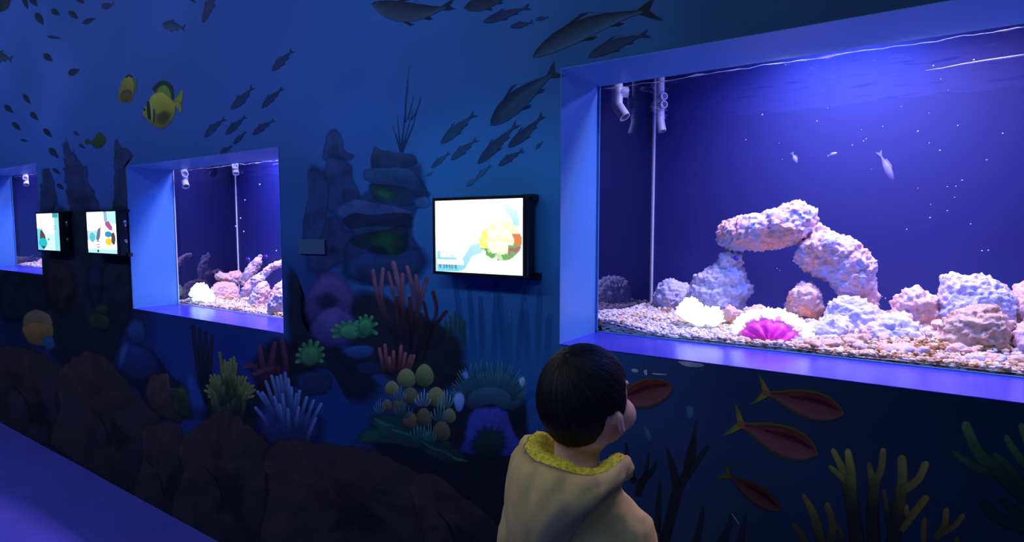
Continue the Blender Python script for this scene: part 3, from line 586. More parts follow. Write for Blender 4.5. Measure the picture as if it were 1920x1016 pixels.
# red fish low on the right
RB, RL, YT = (50,12,22), (60,34,48), (62,60,22)
def redfish(h, t, wd, label, k=1.):
    p = Paint(); q = lambda c: tuple(v*k for v in c)
    fish(p, h, t, wd*1.16, q((44,42,20)), q((26,32,24)), fins=False, tailw=1.0, tailc=q(YT), fork=.62, deep=1.)
    h2, t2 = np.array(h, float), np.array(t, float); a = (t2-h2)*.015
    fish(p, h2+a, h2+(t2-h2)*.94, wd*.96, q(RB), q(RL), fins=False, tailw=.1, tailc=q((66,40,30)))
    d = t2-h2; n_ = np.array([d[1], -d[0]])/np.linalg.norm(d); n_ = n_ if n_[1] < 0 else -n_
    stroke(p, [(*(h2+d*.08+n_*wd*.1), wd*.1), (*(h2+d*.3+n_*wd*.2), wd*.3), (*(h2+d*.6+n_*wd*.1), wd*.12)], q((22,6,14)), q((40,12,24)), soft=.5, alpha=.5)
    p.build('painted_fish', label)
redfish((1263,724), (1118,762), 52, 'red fish painted right beside the child\'s face')
redfish((1583,776), (1414,730), 52, 'upper red fish with yellow tail painted under the large window')
redfish((1534,852), (1366,786), 58, 'lower red fish with yellow tail painted left of the yellow finger coral')
redfish((1464,957), (1350,880), 34, 'dim brown-red fish painted lowest on the right', .62)
# chips of bare plaster under the large window
p = Paint()
for pts in ([(1272,676),(1320,682),(1314,688),(1284,686)], [(1184,692),(1194,691),(1198,697),(1188,698)], [(1208,694),(1213,693),(1214,703),(1209,702)], [(1225,699),(1250,701),(1250,703),(1226,702)]):
    blob(p, pts, (96,100,140), (74,80,120), feather=.15, seed=130, rag=.05)
stroke(p, [(1372,962,1.5),(1378,970,2.5),(1386,982,1.5)], (70,84,100), (70,84,100))
p.build('bare_plaster', 'chips and scratches of pale bare plaster under the large window')

# ------------------------------------------------------------------ screens on the wall
def tri(x, y, *p):                                            # inside polygon
    c = False; n = len(p)
    for i in range(n):
        (x1, y1), (x2, y2) = p[i], p[i-1]
        if (y1 > y) != (y2 > y) and x < (x2-x1)*(y-y1)/(y2-y1)+x1: c = not c
    return c
def ell(u, v, cx_, cy_, a, b): return ((u-cx_)/a)**2+((v-cy_)/b)**2
WHT = (1.6, 1.6, 1.6)
def L3(r, g, b, k=.8): return tuple(k*q for q in srgb(r, g, b))
def pic_main(u, v):
    n = noise.noise(Vector((u*14, v*14, 2)))
    c = WHT
    if u < .16 and v > .38: c = mixc(WHT, L3(196, 226, 250), min(1, (v-.38)*2.2)*min(1, (.2-u)*9))
    if tri(u, v, (.02,1.), (.02,.72), (.12,.66), (.3,.86), (.42,.62), (.58,.56), (.56,.72), (.44,.78), (.36,.95), (.28,1.)): c = mixc(L3(110,214,240), L3(220,244,255), min(1, max(0, (u*.5+(1-v))*1.1)))
    if tri(u, v, (.02,.99), (.02,.89), (.3,.89), (.26,1.)): c = L3(120,220,236)
    for k, uu in enumerate((.05,.1,.13,.17,.2,.24)):
        if ell(u, v, uu+.01*(v*6-5), .915, .013, .045) < 1: c = L3(110,140,190)
    if .02 < u < .34 and .83 < v < .9: c = WHT
    if (.06 < u < .13 or .14 < u < .2 or .21 < u < .29) and .67 < v < .79: c = (1.3, 1.35, 1.5)
    if tri(u, v, (.78,0), (.83,0), (.86,.1), (.94,.16), (.96,.36), (.91,.36), (.87,.24), (.82,.18)): c = mixc(L3(150,220,240), WHT, max(0, .4-v))
    if u > .92 and v > .12: c = mixc(c, L3(200,240,250), .6)
    n2 = noise.noise(Vector((u*9, v*9, 7))); e = ell(u, v, .755, .56, .23, .27+.03*n)*(1+(.9*max(0, n2+.1) if u < .72 else .15*n2))
    if e < 1:
        c = (1.3, 1.22, .86) if n > -.05 and e < .8 else (1.15, .98, .45)
        if u < .62 and n > -.1: c = L3(236, 224, 110, 1)
        if u > .82 and e > .42 and .45 < v < .66: c = L3(222, 136, 80) if n > -.25 else L3(190, 150, 160)
        if v > .66 and e > .5-.6*(u-.6): c = L3(112, 180, 96) if n > -.05 else L3(206, 232, 180)
        if v > .6 and u > .84: c = L3(120, 180, 110) if n > .1 else L3(170, 120, 110)
    return c
def pic_two(u, v):
    c = WHT
    if u < .35 and .45 < v < .7: c = L3(190, 232, 240)
    if ell(u, v, .17, .62, .1, .12) < 1: c = L3(90, 200, 214)
    if tri(u, v, (.3,.66), (.36,.42), (.48,.36), (.44,.62), (.36,.72)): c = L3(100, 116, 150)
    if tri(u, v, (.58,.0), (.7,.0), (.72,.2), (.66,.3), (.6,.22)): c = L3(140, 190, 220)
    if u > .72 and v < .3: c = L3(190, 246, 250)
    if tri(u, v, (.62,.26), (.74,.22), (.86,.36), (.86,.46), (.76,.44), (.64,.34)): c = L3(176, 90, 150)
    if ell(u, v, .72, .54, .12, .075) < 1: c = L3(50, 150, 200)
    if ell(u, v, .72, .72, .11, .09) < 1: c = L3(255, 190, 40, 1)
    if ell(u, v, .88, .64, .07, .15) < 1: c = L3(90, 70, 70)
    if .3 < u < .42 and any(abs(v-q) < .012 for q in (.72, .79, .86)): c = L3(110, 120, 130)
    if ell(u, v, .35, .95, .035, .03) < 1: c = L3(20, 40, 60)
    if v > .9 and c == WHT: c = L3(180, 240, 245)
    return c
def pic_far(u, v):
    c = WHT if v < .55 else L3(215, 246, 250)
    if u < .25 and v > .4: c = L3(120, 214, 240)
    if u > .78: c = L3(150, 226, 240)
    if .7 < u < .95 and v < .12: c = L3(60, 170, 180)
    if tri(u, v, (.1,.72), (.14,.45), (.24,.46), (.34,.58), (.38,.72)): c = L3(92, 70, 66)
    if ell(u, v, .24, .8, .19, .13) < 1: c = L3(40, 190, 205)
    if tri(u, v, (.14,.9), (.36,.9), (.26,.98)): c = L3(30, 70, 90)
    if ell(u, v, .5, .7, .04, .03) < 1: c = L3(70, 160, 180)
    if .7 < u < .85 and any(abs(v-q) < .012 for q in (.36, .42)): c = L3(150, 190, 200)
    return c
SCR = .055
def screen(px, fn, label, gleam):
    x0 = at(*px[0], -SCR)[0]; x1 = at(*px[1], -SCR)[0]; zt = at(*px[0], -SCR)[2]; zb = at(*px[2], -SCR)[2]
    f = .008; t = empty('wall_screen', ((x0+x1)/2, 0, zb-f)); setp(t, label, 'screen', 'screens on the painted wall')
    m = MB(); m.box((x0-f, -SCR+.004, zb-f), (x1+f, -.012, zt+f)); o = m.build('housing', M_BLACK, t)
    bv = o.modifiers.new('b', 'BEVEL'); bv.width = .006; bv.segments = 3
    m = MB()
    for a, b in (((x0-f, zb-f), (x0, zt+f)), ((x1, zb-f), (x1+f*.5, zt+f)), ((x0, zb-f), (x1, zb)), ((x0, zt), (x1, zt+f))): m.box((a[0], -SCR-.002, a[1]), (b[0], -SCR+.006, b[1]))
    m.build('bezel', M_BLACK, t)
    m = MB(); m.box((x0+.04, -.02, zb-.013), (x1+.022, -.002, zb+.004)); m.box((x1-.02, -.03, zt-.005), (x1+.012, -.002, zt+.011)); m.box((x0+.06, -.014, zb+.03), (x1-.06, -.002, zt-.03)); m.build('wall_bracket', M_BLACK, t)
    nu, nv = 110, 80; V = []; C = []; F = []
    for i in range(nu+1):
        for j in range(nv+1):
            u, v = i/nu, j/nv; V.append((x0+(x1-x0)*u, -SCR, zt+(zb-zt)*v)); C.append(fn(u, v))
    for i in range(nu):
        for j in range(nv): a = i*(nv+1)+j; F.append((a, a+1, a+nv+2, a+nv+1))
    me = mesh('display', V, F); setcol(me, C); link('display', me, M_SCREEN, t)
    if gleam:
        for zz in (.72, .3):
            m = MB(); m.ball((x1+f+.003, -.024, zb+(zt-zb)*zz), (.003, .008, .016 if zz > .5 else .009)); m.build('steel_clip', M_STEEL, t, True)
screen(((816,377), (981,372), (818,508)), pic_main, 'black framed wall screen left of the large window showing a patterned fish', False)
screen(((162,398), (217,397), (164,473)), pic_two, 'small lit wall screen beside the second window showing an orange and blue fish', True)
screen(((68,401), (110,400), (72,468)), pic_far, 'small lit wall screen beside the far window showing a teal shape', True)
a, b = at(562, 448, 0), at(612, 477, 0); 
m = MB(); m.box((a[0], -.007, b[2]), (b[0], -.0042, a[2])); o = setp(m.build('label_plate', plain('frosted_plate', (.10, .17, .30), .35, .1, 8)), 'blank frosted label plate stuck on the wall right of the second window', 'sign')

# ------------------------------------------------------------------ aquariums
def aquarium(k, label, side_x):
    xl, xr, zb, zt, yb = WIN[k]; t = empty('aquarium', ((xl+xr)/2, yb, zb-.1)); setp(t, label, 'aquarium', 'aquariums behind the wall')
    z1 = zt+.5; sx = side_x; ex = xr+.06; y0 = RD+.013
    def pt(name, a, b, mat, lab=None):
        m = MB(); m.box(a, b); o = m.build(name, mat, t)
        if lab: o['label'] = lab
        return o
    pt('glass_pane', (xl-.02, RD, zb-.09), (xr+.02, RD+.012, zt+.1), M_GLASS)
    pt('back_panel', (sx-.02, yb, zb-.1), (ex+.02, yb+.012, z1), M_BACK, 'deep blue back panel')
    pt('side_panel', (sx-.012, y0, zb-.1), (sx, yb, z1), M_SIDE, 'dark glossy glass side')
    pt('side_panel', (ex, y0, zb-.1), (ex+.012, yb, z1), M_SIDE)
    pt('base', (sx-.02, y0, zb-.112), (ex+.02, yb, zb-.1), M_DARKWALL)
    pt('corner_seam', (sx, yb-.005, zb-.1), (sx+.005, yb, z1), M_SEAM, 'pale glass seam in the corner')
    pt('lid', (sx-.02, y0, z1), (ex+.02, yb+.012, z1+.012), M_DARKWALL); pt('hood_front', (sx-.02, y0, zt+.1), (ex+.02, y0+.01, z1), M_DARKWALL)
    pt('stand', (sx, y0+.02, 0), (ex, yb-.005, zb-.112), M_DARKWALL, 'dark cabinet under the tank')
    V = []; F = []; nx, ny = 90, 40
    for i in range(nx+1):
        for j in range(ny+1):
            x = sx+.001+(ex-sx-.002)*i/nx; y = y0+(yb-y0)*j/ny
            V.append((x, y, zt-.006+.012*noise.fractal(Vector((x*9, y*16, k)), 1, 2, 3)))
    for i in range(nx):
        for j in range(ny): a = i*(ny+1)+j; F.append((a, a+ny+1, a+ny+2, a+1))
    link('water_surface', mesh('water_surface', V, F), M_WATER, t, True)['label'] = 'rippled water surface'
    m = MB(); pts = []                                      # water's edge at the glass, its ripple highlights shaped as a pale tube
    for i in range(160):
        x = xl+(xr-xl)*i/159; pts.append((x, RD+.016, zt-.004+.005*noise.fractal(Vector((x*14, 3.3, k)), 1, 2, 4)))
    m.tube(pts, [.0005+.0035*max(0, noise.noise(Vector((p[0]*22, 8, k)))) for p in pts], 6); m.build('water_line', M_SEAM, t, True)
    if k == 1:
        m = MB(); m.tube([tuple(at(a_, b_, .5)) for a_, b_ in ((1736,132),(1765,128),(1800,121),(1850,113),(1900,106),(1960,97))], [.0004, .0009, .0014, .002, .0022, .0014], 6); m.build('reflection_streak', M_STREAK, t, True)['label'] = 'pale reflection streak on the water'  # pale tube standing in for a reflected streak of light at the surface
    return t
aquarium(1, 'large aquarium with reef arch behind the nearest window above the child', -.75)
aquarium(2, 'aquarium with piled reef rocks behind the second window', -3.03)
aquarium(3, 'aquarium behind the half hidden window at the far end', -5.30)

def polydist(P, q):
    d = 1e9
    for i in range(len(P)):
        a, b = P[i-1], P[i]; ab = b-a; t = max(0, min(1, float((q-a) @ ab)/(float(ab @ ab)+1e-9))); d = min(d, float(np.linalg.norm(q-a-ab*t)))
    return d
def rock(name, pts, Y, label, mat=None, rmax=.06, voxel=.0045, amp=.015, pit=.013, lean=0., group=None, seed=0, cat='rock', gap=None, facing=False):
    """reef rock whose outline (picture px on the plane at depth Y) is filled with balls, fused and roughened"""
    O = at(*np.mean(pts, 0), Y); hd_ = np.array([0., 1., 0.])
    if facing: hd_ = (O-CAM)*np.array([1, 1, 0]); hd_ /= np.linalg.norm(hd_)
    rd_ = np.array([hd_[1], -hd_[0], 0])
    def onp(a, b):
        d = FW+RT*(a-960)/FPX-UP*(b-508)/FPX; return CAM+d*(((O-CAM) @ hd_)/(d @ hd_))
    p2 = np.array([[(q-O) @ rd_, q[2]] for q in (onp(a, b) for a, b in pts)]); mn, mx = p2.min(0), p2.max(0)
    r_ = random.Random(seed+5); m = MB(); step = max(.009, min(mx-mn)/13)
    for x in np.arange(mn[0], mx[0]+step, step):
        for z in np.arange(mn[1], mx[1]+step, step):
            q = np.array((x+r_.uniform(-.3, .3)*step, z+r_.uniform(-.3, .3)*step))
            if not tri(q[0], q[1], *[tuple(v) for v in p2]): continue
            d = polydist(p2, q)
            if d < .004: continue
            if gap and min(np.linalg.norm(q-np.array(wpt)) for wpt in gap) < .018: continue
            r = min(rmax, d)*1.1
            m.ball(tuple(O*np.array([1, 1, 0])+rd_*q[0]+hd_*r_.uniform(-.3, .3)*r+np.array([0, 0, q[1]])), r, 2 if r > .02 else 1)
    me = remeshed(name, m, voxel, 1)
    def dis(c, n):
        f = noise.fractal(c*16+Vector((seed, 0, 0)), .9, 2.1, 4); v = noise.voronoi(c*55)[0][0]
        g = noise.noise(c*7+Vector((0, seed, 0))); k = noise.voronoi(c*95)[0][0]
        return amp*(f*.75+g*.5)+pit*(.45-v)*.8+.009*(.45-k)+.004*noise.noise(c*170)
    displaced(me, dis)
    o = link(name, me, mat or M_ROCK, None, True); return setp(o, label, cat, group)
RK = 'reef_rock'; G1 = 'reef rocks in the large aquarium'
rock(RK, [(1345,478),(1362,468),(1392,470),(1390,500),(1400,525),(1419,548),(1412,562),(1394,574),(1390,605),(1300,605),(1265,580),(1288,550),(1300,525),(1325,508),(1348,492)], .52, 'lilac pillar rock holding up the left end of the reef arch', M_LILAC, group=G1, seed=1, rmax=.05)
rock(RK, [(1336,438),(1350,425),(1370,410),(1400,405),(1430,397),(1460,388),(1480,378),(1497,374),(1514,384),(1530,402),(1528,428),(1515,448),(1490,460),(1450,466),(1400,472),(1360,470),(1346,456)], .53, 'flat lintel rock lying across the top of the reef arch', M_ROCK, group=G1, seed=2, rmax=.05, amp=.012)
rock(RK, [(1487,470),(1508,450),(1528,412),(1560,432),(1592,448),(1626,468),(1645,490),(1641,530),(1648,570),(1640,590),(1600,580),(1570,548),(1556,528),(1530,520),(1508,506),(1490,490)], .53, 'long slanting rock forming the right leg of the reef arch', group=G1, seed=3, rmax=.045, amp=.012)
rock(RK, [(1470,590),(1482,558),(1490,537),(1500,525),(1516,531),(1540,545),(1544,570),(1548,600)], .50, 'small pointed pinkish rock standing inside the reef arch', M_ROCK2, group=G1, seed=4)
rock(RK, [(1545,600),(1560,565),(1578,552),(1600,560),(1640,575),(1660,590),(1655,625),(1560,625)], .46, 'low lilac rock at the foot of the slanting arch leg', M_LILAC, group=G1, seed=5)
rock(RK, [(1222,590),(1228,545),(1240,530),(1262,526),(1290,532),(1300,545),(1296,590)], .70, 'crumbly lilac rock in the back corner left of the arch', M_LILAC, group=G1, seed=6, amp=.014, pit=.01)
rock(RK, [(1338,590),(1348,572),(1370,570),(1385,580),(1425,572),(1440,585),(1440,612),(1345,612)], .42, 'low pinkish rock between the white and magenta anemones', M_ROCK2, group=G1, seed=7)
rock(RK, [(1672,600),(1678,565),(1694,543),(1726,541),(1760,552),(1772,580),(1768,625),(1680,625)], .50, 'rounded orange-pink rock left of the tall right-hand rock', M_ROCK2, group=G1, seed=8)
rock(RK, [(1756,610),(1762,545),(1770,520),(1782,509),(1822,519),(1872,524),(1900,542),(1904,580),(1895,625),(1800,630)], .50, 'tall broad lilac rock at the right of the large aquarium', M_LILAC, group=G1, seed=9, rmax=.07)
rock(RK, [(1896,600),(1900,555),(1918,532),(1960,520),(2010,540),(2020,620),(1930,640)], .52, 'orange-tinted rock cut by the right edge of the view', M_ROCK2, group=G1, seed=10)
rock(RK, [(1752,655),(1758,610),(1790,585),(1830,574),(1862,572),(1890,600),(1905,640),(1900,675),(1830,690),(1770,680)], .38, 'brown speckled rock in front of the tall right-hand rock', M_ROCK3, group=G1, seed=11, rmax=.05)
rock(RK, [(1890,690),(1896,630),(1925,600),(1980,590),(2030,620),(2040,690),(1960,710)], .36, 'pale front rock at the right edge of the view', group=G1, seed=12)
rock(RK, [(1600,650),(1612,612),(1650,596),(1700,600),(1740,620),(1750,655),(1700,668),(1640,664)], .40, 'low white-flecked rock between arch and brown rock', M_LILAC, group=G1, seed=13, rmax=.05)
rock(RK, [(1722,640),(1728,622),(1738,612),(1748,624),(1756,652),(1740,660)], .36, 'little upright brown rock left of the brown speckled rock', M_ROCK3, group=G1, seed=14)
rock(RK, [(1500,640),(1512,610),(1545,592),(1590,604),(1604,640),(1590,660),(1530,656)], .38, 'low pale rock right of the magenta anemone', M_LILAC, group=G1, seed=15)
# loose rubble along the front of the heap
M_RUBW = plain('bleached_rubble', (.88, .90, .93), .9, .06, 60, .5); sd = 0
for i in range(150):
    v_ = random.random(); Y = .245+(1-v_)*.27; xx = at(1470, 600, Y)[0]; xx += (.42-xx)*random.random(); hp = .062*min(1, max(0, (Y-.26)/.2))*min(1, (xx-at(1450, 600, Y)[0])/.06); c = (xx, Y, WIN[1][2]+.012+hp*random.random()**.7)
    r = random.uniform(.009, .026)*(1.15 if v_ < .6 else .75); m = MB(); m.ball((0, 0, 0), (r*random.uniform(.9, 1.5), r, r*random.uniform(.6, .95)), 3)
    me = mesh('rubble_rock', m.v, m.f); sd = i*3.1
    displaced(me, lambda c_, n_: r*(.5*noise.fractal(c_*(1.0/r)+Vector((sd, 0, 0)), .9, 2.1, 4)+.5*(.45-noise.voronoi(c_*90+Vector((sd, 0, 0)))[0][0])))
    o = link('rubble_rock', me, random.choice((M_ROCK, M_ROCK, M_RUBW, M_RUBW, M_ROCK2, M_ROCK2, M_ROCK3)) if v_ < .65 else random.choice((M_ROCK2, M_ROCK3, M_ROCK3, M_ROCK)), None, True)
    o.location = (c[0], c[1], max(c[2], WIN[1][2]+.012+r*.3)); o.rotation_euler = (0, 0, random.uniform(0, 6))
    setp(o, 'small loose rubble rock in the heap along the front right of the large aquarium', 'rock', 'rubble in the large aquarium')

# gravel
def gravel(k, x0, x1, label, n, hfun, tanmix):
    xl, xr, zb, zt, yb = WIN[k]; y0, y1 = RD+.014, yb-.002; V = []; F = []; C = []; nx, ny = 110, 50
    for i in range(nx+1):
        for j in range(ny+1):
            x = x0+(x1-x0)*i/nx; y = y0+(y1-y0)*j/ny; V.append((x, y, hfun(x, y)-.004)); C.append((.42, .38, .42))
    for i in range(nx):
        for j in range(ny): a = i*(ny+1)+j; F.append((a, a+ny+1, a+ny+2, a+1))
    bm = bmesh.new(); bmesh.ops.create_icosphere(bm, subdivisions=1, radius=1); T = np.array([v.co[:] for v in bm.verts]); TF = np.array([[v.index for v in f.verts] for f in bm.faces]); bm.free()
    V = np.array(V); base = len(V); VV = [V]; CC = [np.array(C)]; FF = list(F)
    ys = y0+.008+(y1-y0-.016)*rng.random(n)**1.6
    for q in range(n):
        x = x0+.008+(x1-x0-.016)*rng.random(); y = ys[q]; r = .0035+.0045*rng.random()**2
        s = r*np.array((1+.6*rng.random(), .7+.4*rng.random(), .55+.35*rng.random())); a, b = rng.random(2)*6.28
        t = T*(1+.25*(rng.random((len(T), 1))-.5))*s
        Rz = np.array(((math.cos(a), -math.sin(a), 0), (math.sin(a), math.cos(a), 0), (0, 0, 1))); Rx = np.array(((1, 0, 0), (0, math.cos(b*.15), -math.sin(b*.15)), (0, math.sin(b*.15), math.cos(b*.15))))
        VV.append(t @ Rx.T @ Rz.T+np.array((x, y, hfun(x, y)+r*.25)))
        g = noise.noise(Vector((x*9, y*12, k*4.)))+.35*rng.standard_normal()+tanmix(x, y)
        c = (.62, .60, .66) if g < .25 else ((.60, .44, .28) if g < .8 else (.36, .2, .08))
        CC.append(np.tile(np.array(c)*(.75+.5*rng.random()), (len(T), 1)))
    for q in range(n//5):                                    # pebbles pressed against the glass
        x = x0+.008+(x1-x0-.016)*rng.random(); y = y0+.005+.004*rng.random(); z = zb-.015+(hfun(x, y)-zb+.015)*rng.random(); r = .0035+.004*rng.random()
        VV.append(T*(1+.25*(rng.random((len(T), 1))-.5))*r*np.array((1.3, .8, .75))+np.array((x, y, z)))
        g = .4*rng.standard_normal()+tanmix(x, y); c = (.62, .60, .66) if g < .25 else ((.60, .44, .28) if g < .8 else (.36, .2, .08)); CC.append(np.tile(np.array(c)*(.75+.5*rng.random()), (len(T), 1)))
    n += n//5
    V = np.concatenate(VV); C = np.clip(np.concatenate(CC), 0, .95)
    for q in range(n): FF += [tuple(f) for f in (TF+base+q*len(T)).tolist()]
    me = mesh('gravel_bed', V, FF); setcol(me, C)
    return setp(link('gravel_bed', me, M_GRAVEL), label, 'gravel', kind='stuff')
h1 = lambda x, y: WIN[1][2]+.010+.010*max(0, min(1, (y-.22)/.12))+.006*noise.noise(Vector((x*7, y*9, 1)))+.030*max(0, min(1, (x+.2)*4))*max(0, min(1, (y-.23)/.22))+.026*math.exp(-((x+.68)**2)/.012-((y-.28)/.14)**2)
gravel(1, -.748, .52, 'pale coral gravel covering the bottom of the large aquarium', 7500, h1, lambda x, y: .75*max(0, min(1, (x+.45)*2.2))*max(0, 1-(y-.22)/.22))
h2 = lambda x, y: WIN[2][2]+.006+.012*max(0, min(1, (y-.22)/.1))+.006*noise.noise(Vector((x*7, y*9, 2)))
gravel(2, -3.028, -1.76, 'pale gravel in the aquarium behind the second window', 4000, h2, lambda x, y: .3)
h3 = lambda x, y: WIN[3][2]+.006+.012*max(0, min(1, (y-.22)/.1))
gravel(3, -5.298, -4.01, 'pale gravel in the aquarium behind the far window', 1200, h3, lambda x, y: .2)
# rocks of the other tanks
G2 = 'reef rocks behind the second window'; KW2 = dict(voxel=.005, amp=.009, pit=.007, rmax=.045, facing=True)
rock(RK, [(402,520),(406,512),(413,506),(420,512),(430,510),(440,508),(452,505),(456,516),(452,530),(444,538),(436,530),(420,527),(406,526)], .46, 'orange-tinted forked rock at the left of the second aquarium', M_ROCK2, group=G2, seed=31, **KW2)
rock(RK, [(386,574),(390,548),(402,534),(416,528),(436,530),(446,540),(450,556),(448,576),(410,580)], .40, 'round pinkish rock under the forked rock in the second aquarium', M_ROCK2, group=G2, seed=32, **KW2)
rock(RK, [(450,534),(456,512),(466,496),(480,482),(488,475),(494,478),(492,492),(484,508),(472,520),(458,538)], .50, 'pointed lilac rock rising behind the second aquarium heap', group=G2, seed=33, **KW2)
rock(RK, [(448,556),(454,536),(472,520),(490,508),(504,496),(520,488),(540,484),(560,484),(566,500),(545,502),(528,502),(514,508),(500,522),(480,544),(458,560)], .46, 'slanting lilac rock making the arch of the second aquarium', group=G2, seed=34, **KW2)
rock(RK, [(462,586),(466,560),(476,544),(488,528),(498,524),(504,534),(508,552),(504,588)], .36, 'lilac rock below the slanting rock in the second aquarium', group=G2, seed=35, **KW2)
rock(RK, [(498,592),(506,566),(516,550),(532,540),(556,538),(578,560),(575,604),(530,606)], .30, 'pale front rock at the right of the second aquarium', group=G2, seed=36, **KW2)
rock(RK, [(500,560),(512,540),(528,526),(548,518),(570,524),(590,560),(580,600),(515,596)], .40, 'broad lilac rock under the arch of the second aquarium', group=G2, seed=37, **KW2)
rock(RK, [(60,510),(66,494),(76,484),(92,480),(100,500),(94,512)], .34, 'pale rock glimpsed in the far aquarium', M_ROCK2, seed=41, voxel=.007, facing=True)

# anemones
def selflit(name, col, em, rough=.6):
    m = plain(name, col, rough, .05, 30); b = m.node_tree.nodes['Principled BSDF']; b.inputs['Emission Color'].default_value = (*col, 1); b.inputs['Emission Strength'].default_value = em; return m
M_WHITE_T = selflit('emissive_white', (.92, .95, .96), .8); M_PINK = selflit('emissive_magenta', (.80, .03, .55), .2, .5); M_PINK2 = selflit('emissive_pink', (.85, .25, .62), .25, .5); M_CYANW = selflit('emissive_pale_cyan', (.75, .93, .96), .9)  # emission put into these colours so the anemones read overbright
def tentacles(m, pts, dirs, L, r, seed=0):
    r_ = random.Random(seed)
    for p, d in zip(pts, dirs):
        p = Vector(p); d = Vector(d).normalized(); k = L*r_.uniform(.7, 1.2); j = Vector((r_.uniform(-.4, .4), r_.uniform(-.4, .4), r_.uniform(-.2, .4)))*.5
        m.tube([p-d*k*.3, p+d*k*.45, p+(d+j).normalized()*k*.85, p+(d+j).normalized()*k], [r, r*.95, r*1.1, r*.5], 6)
def surf_points(me, n, seed, cond):
    r_ = random.Random(seed); out = []; V = me.vertices; idx = list(range(len(V))); r_.shuffle(idx)
    for i in idx:
        if cond(V[i].co, V[i].normal): out.append((V[i].co.copy(), V[i].normal.copy()))
        if len(out) >= n: break
    return out
def lump_anemone(label, Y, balls, name='white_anemone', mat=None, n=300, L=.012, r=.0028, voxel=.005):
    c0 = at(*balls[0][:2], Y); t = empty('anemone', (c0[0], Y, c0[2]-.03)); setp(t, label, 'anemone'); m = MB()
    for a, b, rp in balls:
        q = at(a, b, Y); k = rp/FPX*float((q-CAM) @ FW); m.ball(tuple(q), (k, k*.9, k), 3)
    me = remeshed('body', m, voxel, 2); displaced(me, lambda c, n_: .003*noise.noise(c*70)); link('body', me, mat or M_WHITE_T, t, True)
    sp = surf_points(me, n, 3, lambda c, n_: n_.z > -.3); m = MB(); tentacles(m, [p for p, _ in sp], [d+Vector((0, 0, .3)) for _, d in sp], L, r, 4)
    m.build('tentacles', mat or M_WHITE_T, t, True); return t
lump_anemone('bright white lumpy anemone left of the magenta one', .33, [(1293,576,12),(1300,590,18),(1282,588,10),(1318,594,15),(1338,600,13),(1312,604,10),(1340,590,9)])
lump_anemone('bright pale cyan anemone at the left of the second aquarium', .27, [(376,545,9),(372,553,10),(384,556,10),(388,562,8),(374,562,8)], mat=M_CYANW, n=200, L=.02, r=.005, voxel=.008)
# magenta anemone: folded disc with a white fringe
Y = .285; c0 = at(1446, 632, Y); t = empty('anemone', (c0[0], Y, c0[2]-.01)); setp(t, 'magenta anemone with a white tentacle fringe at the front of the large aquarium', 'anemone')
kpx = float((c0-CAM) @ FW)/FPX
def arch(u, rx, rz, dy):                                     # u 0..1 along the fold
    a = math.pi*(1.02-1.0*u); return Vector((c0[0]+rx*kpx*1.2*math.cos(a), Y+dy, c0[2]-.004+rz*kpx*math.sin(a)-.010*(u-.2)))
m = MB(); rings = []
for s, (rx, rz, dy) in enumerate(((0, 4, -.035), (22, 18, -.034), (34, 30, -.026), (42, 38, -.014), (50, 46, -.002), (54, 50, .012))):
    rings.append([arch(i/40, rx+1.5*math.sin(i*1.1+s), rz+1.5*math.sin(i*.9+s), dy+.004*math.sin(i*.8+s)) for i in range(41)])
V = [p for r in rings for p in r]; F = [(i*41+k, i*41+k+1, (i+1)*41+k+1, (i+1)*41+k) for i in range(5) for k in range(40)]
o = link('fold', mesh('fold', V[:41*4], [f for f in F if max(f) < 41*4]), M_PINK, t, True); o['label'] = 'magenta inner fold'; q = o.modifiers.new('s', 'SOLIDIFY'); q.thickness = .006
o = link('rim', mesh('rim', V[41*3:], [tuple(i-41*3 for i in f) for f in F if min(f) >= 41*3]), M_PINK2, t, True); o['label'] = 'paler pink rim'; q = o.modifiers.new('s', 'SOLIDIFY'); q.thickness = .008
m = MB(); pts = []; dirs = []; r_ = random.Random(6)
for i in range(520):
    u = r_.random(); k = r_.uniform(.80, 1.04); p = arch(u, 55*k, 50*k, r_.uniform(-.012, .03)); pts.append(p); d = p-Vector((c0[0], Y, c0[2]-.01)); d.y += r_.uniform(-.01, .02); dirs.append(d)
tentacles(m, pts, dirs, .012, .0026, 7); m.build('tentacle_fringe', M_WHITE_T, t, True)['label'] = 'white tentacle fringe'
m = MB(); m.ball((c0[0], Y+.012, c0[2]-.004), (.05, .03, .03), 3); m.build('foot', M_PINK, t, True)

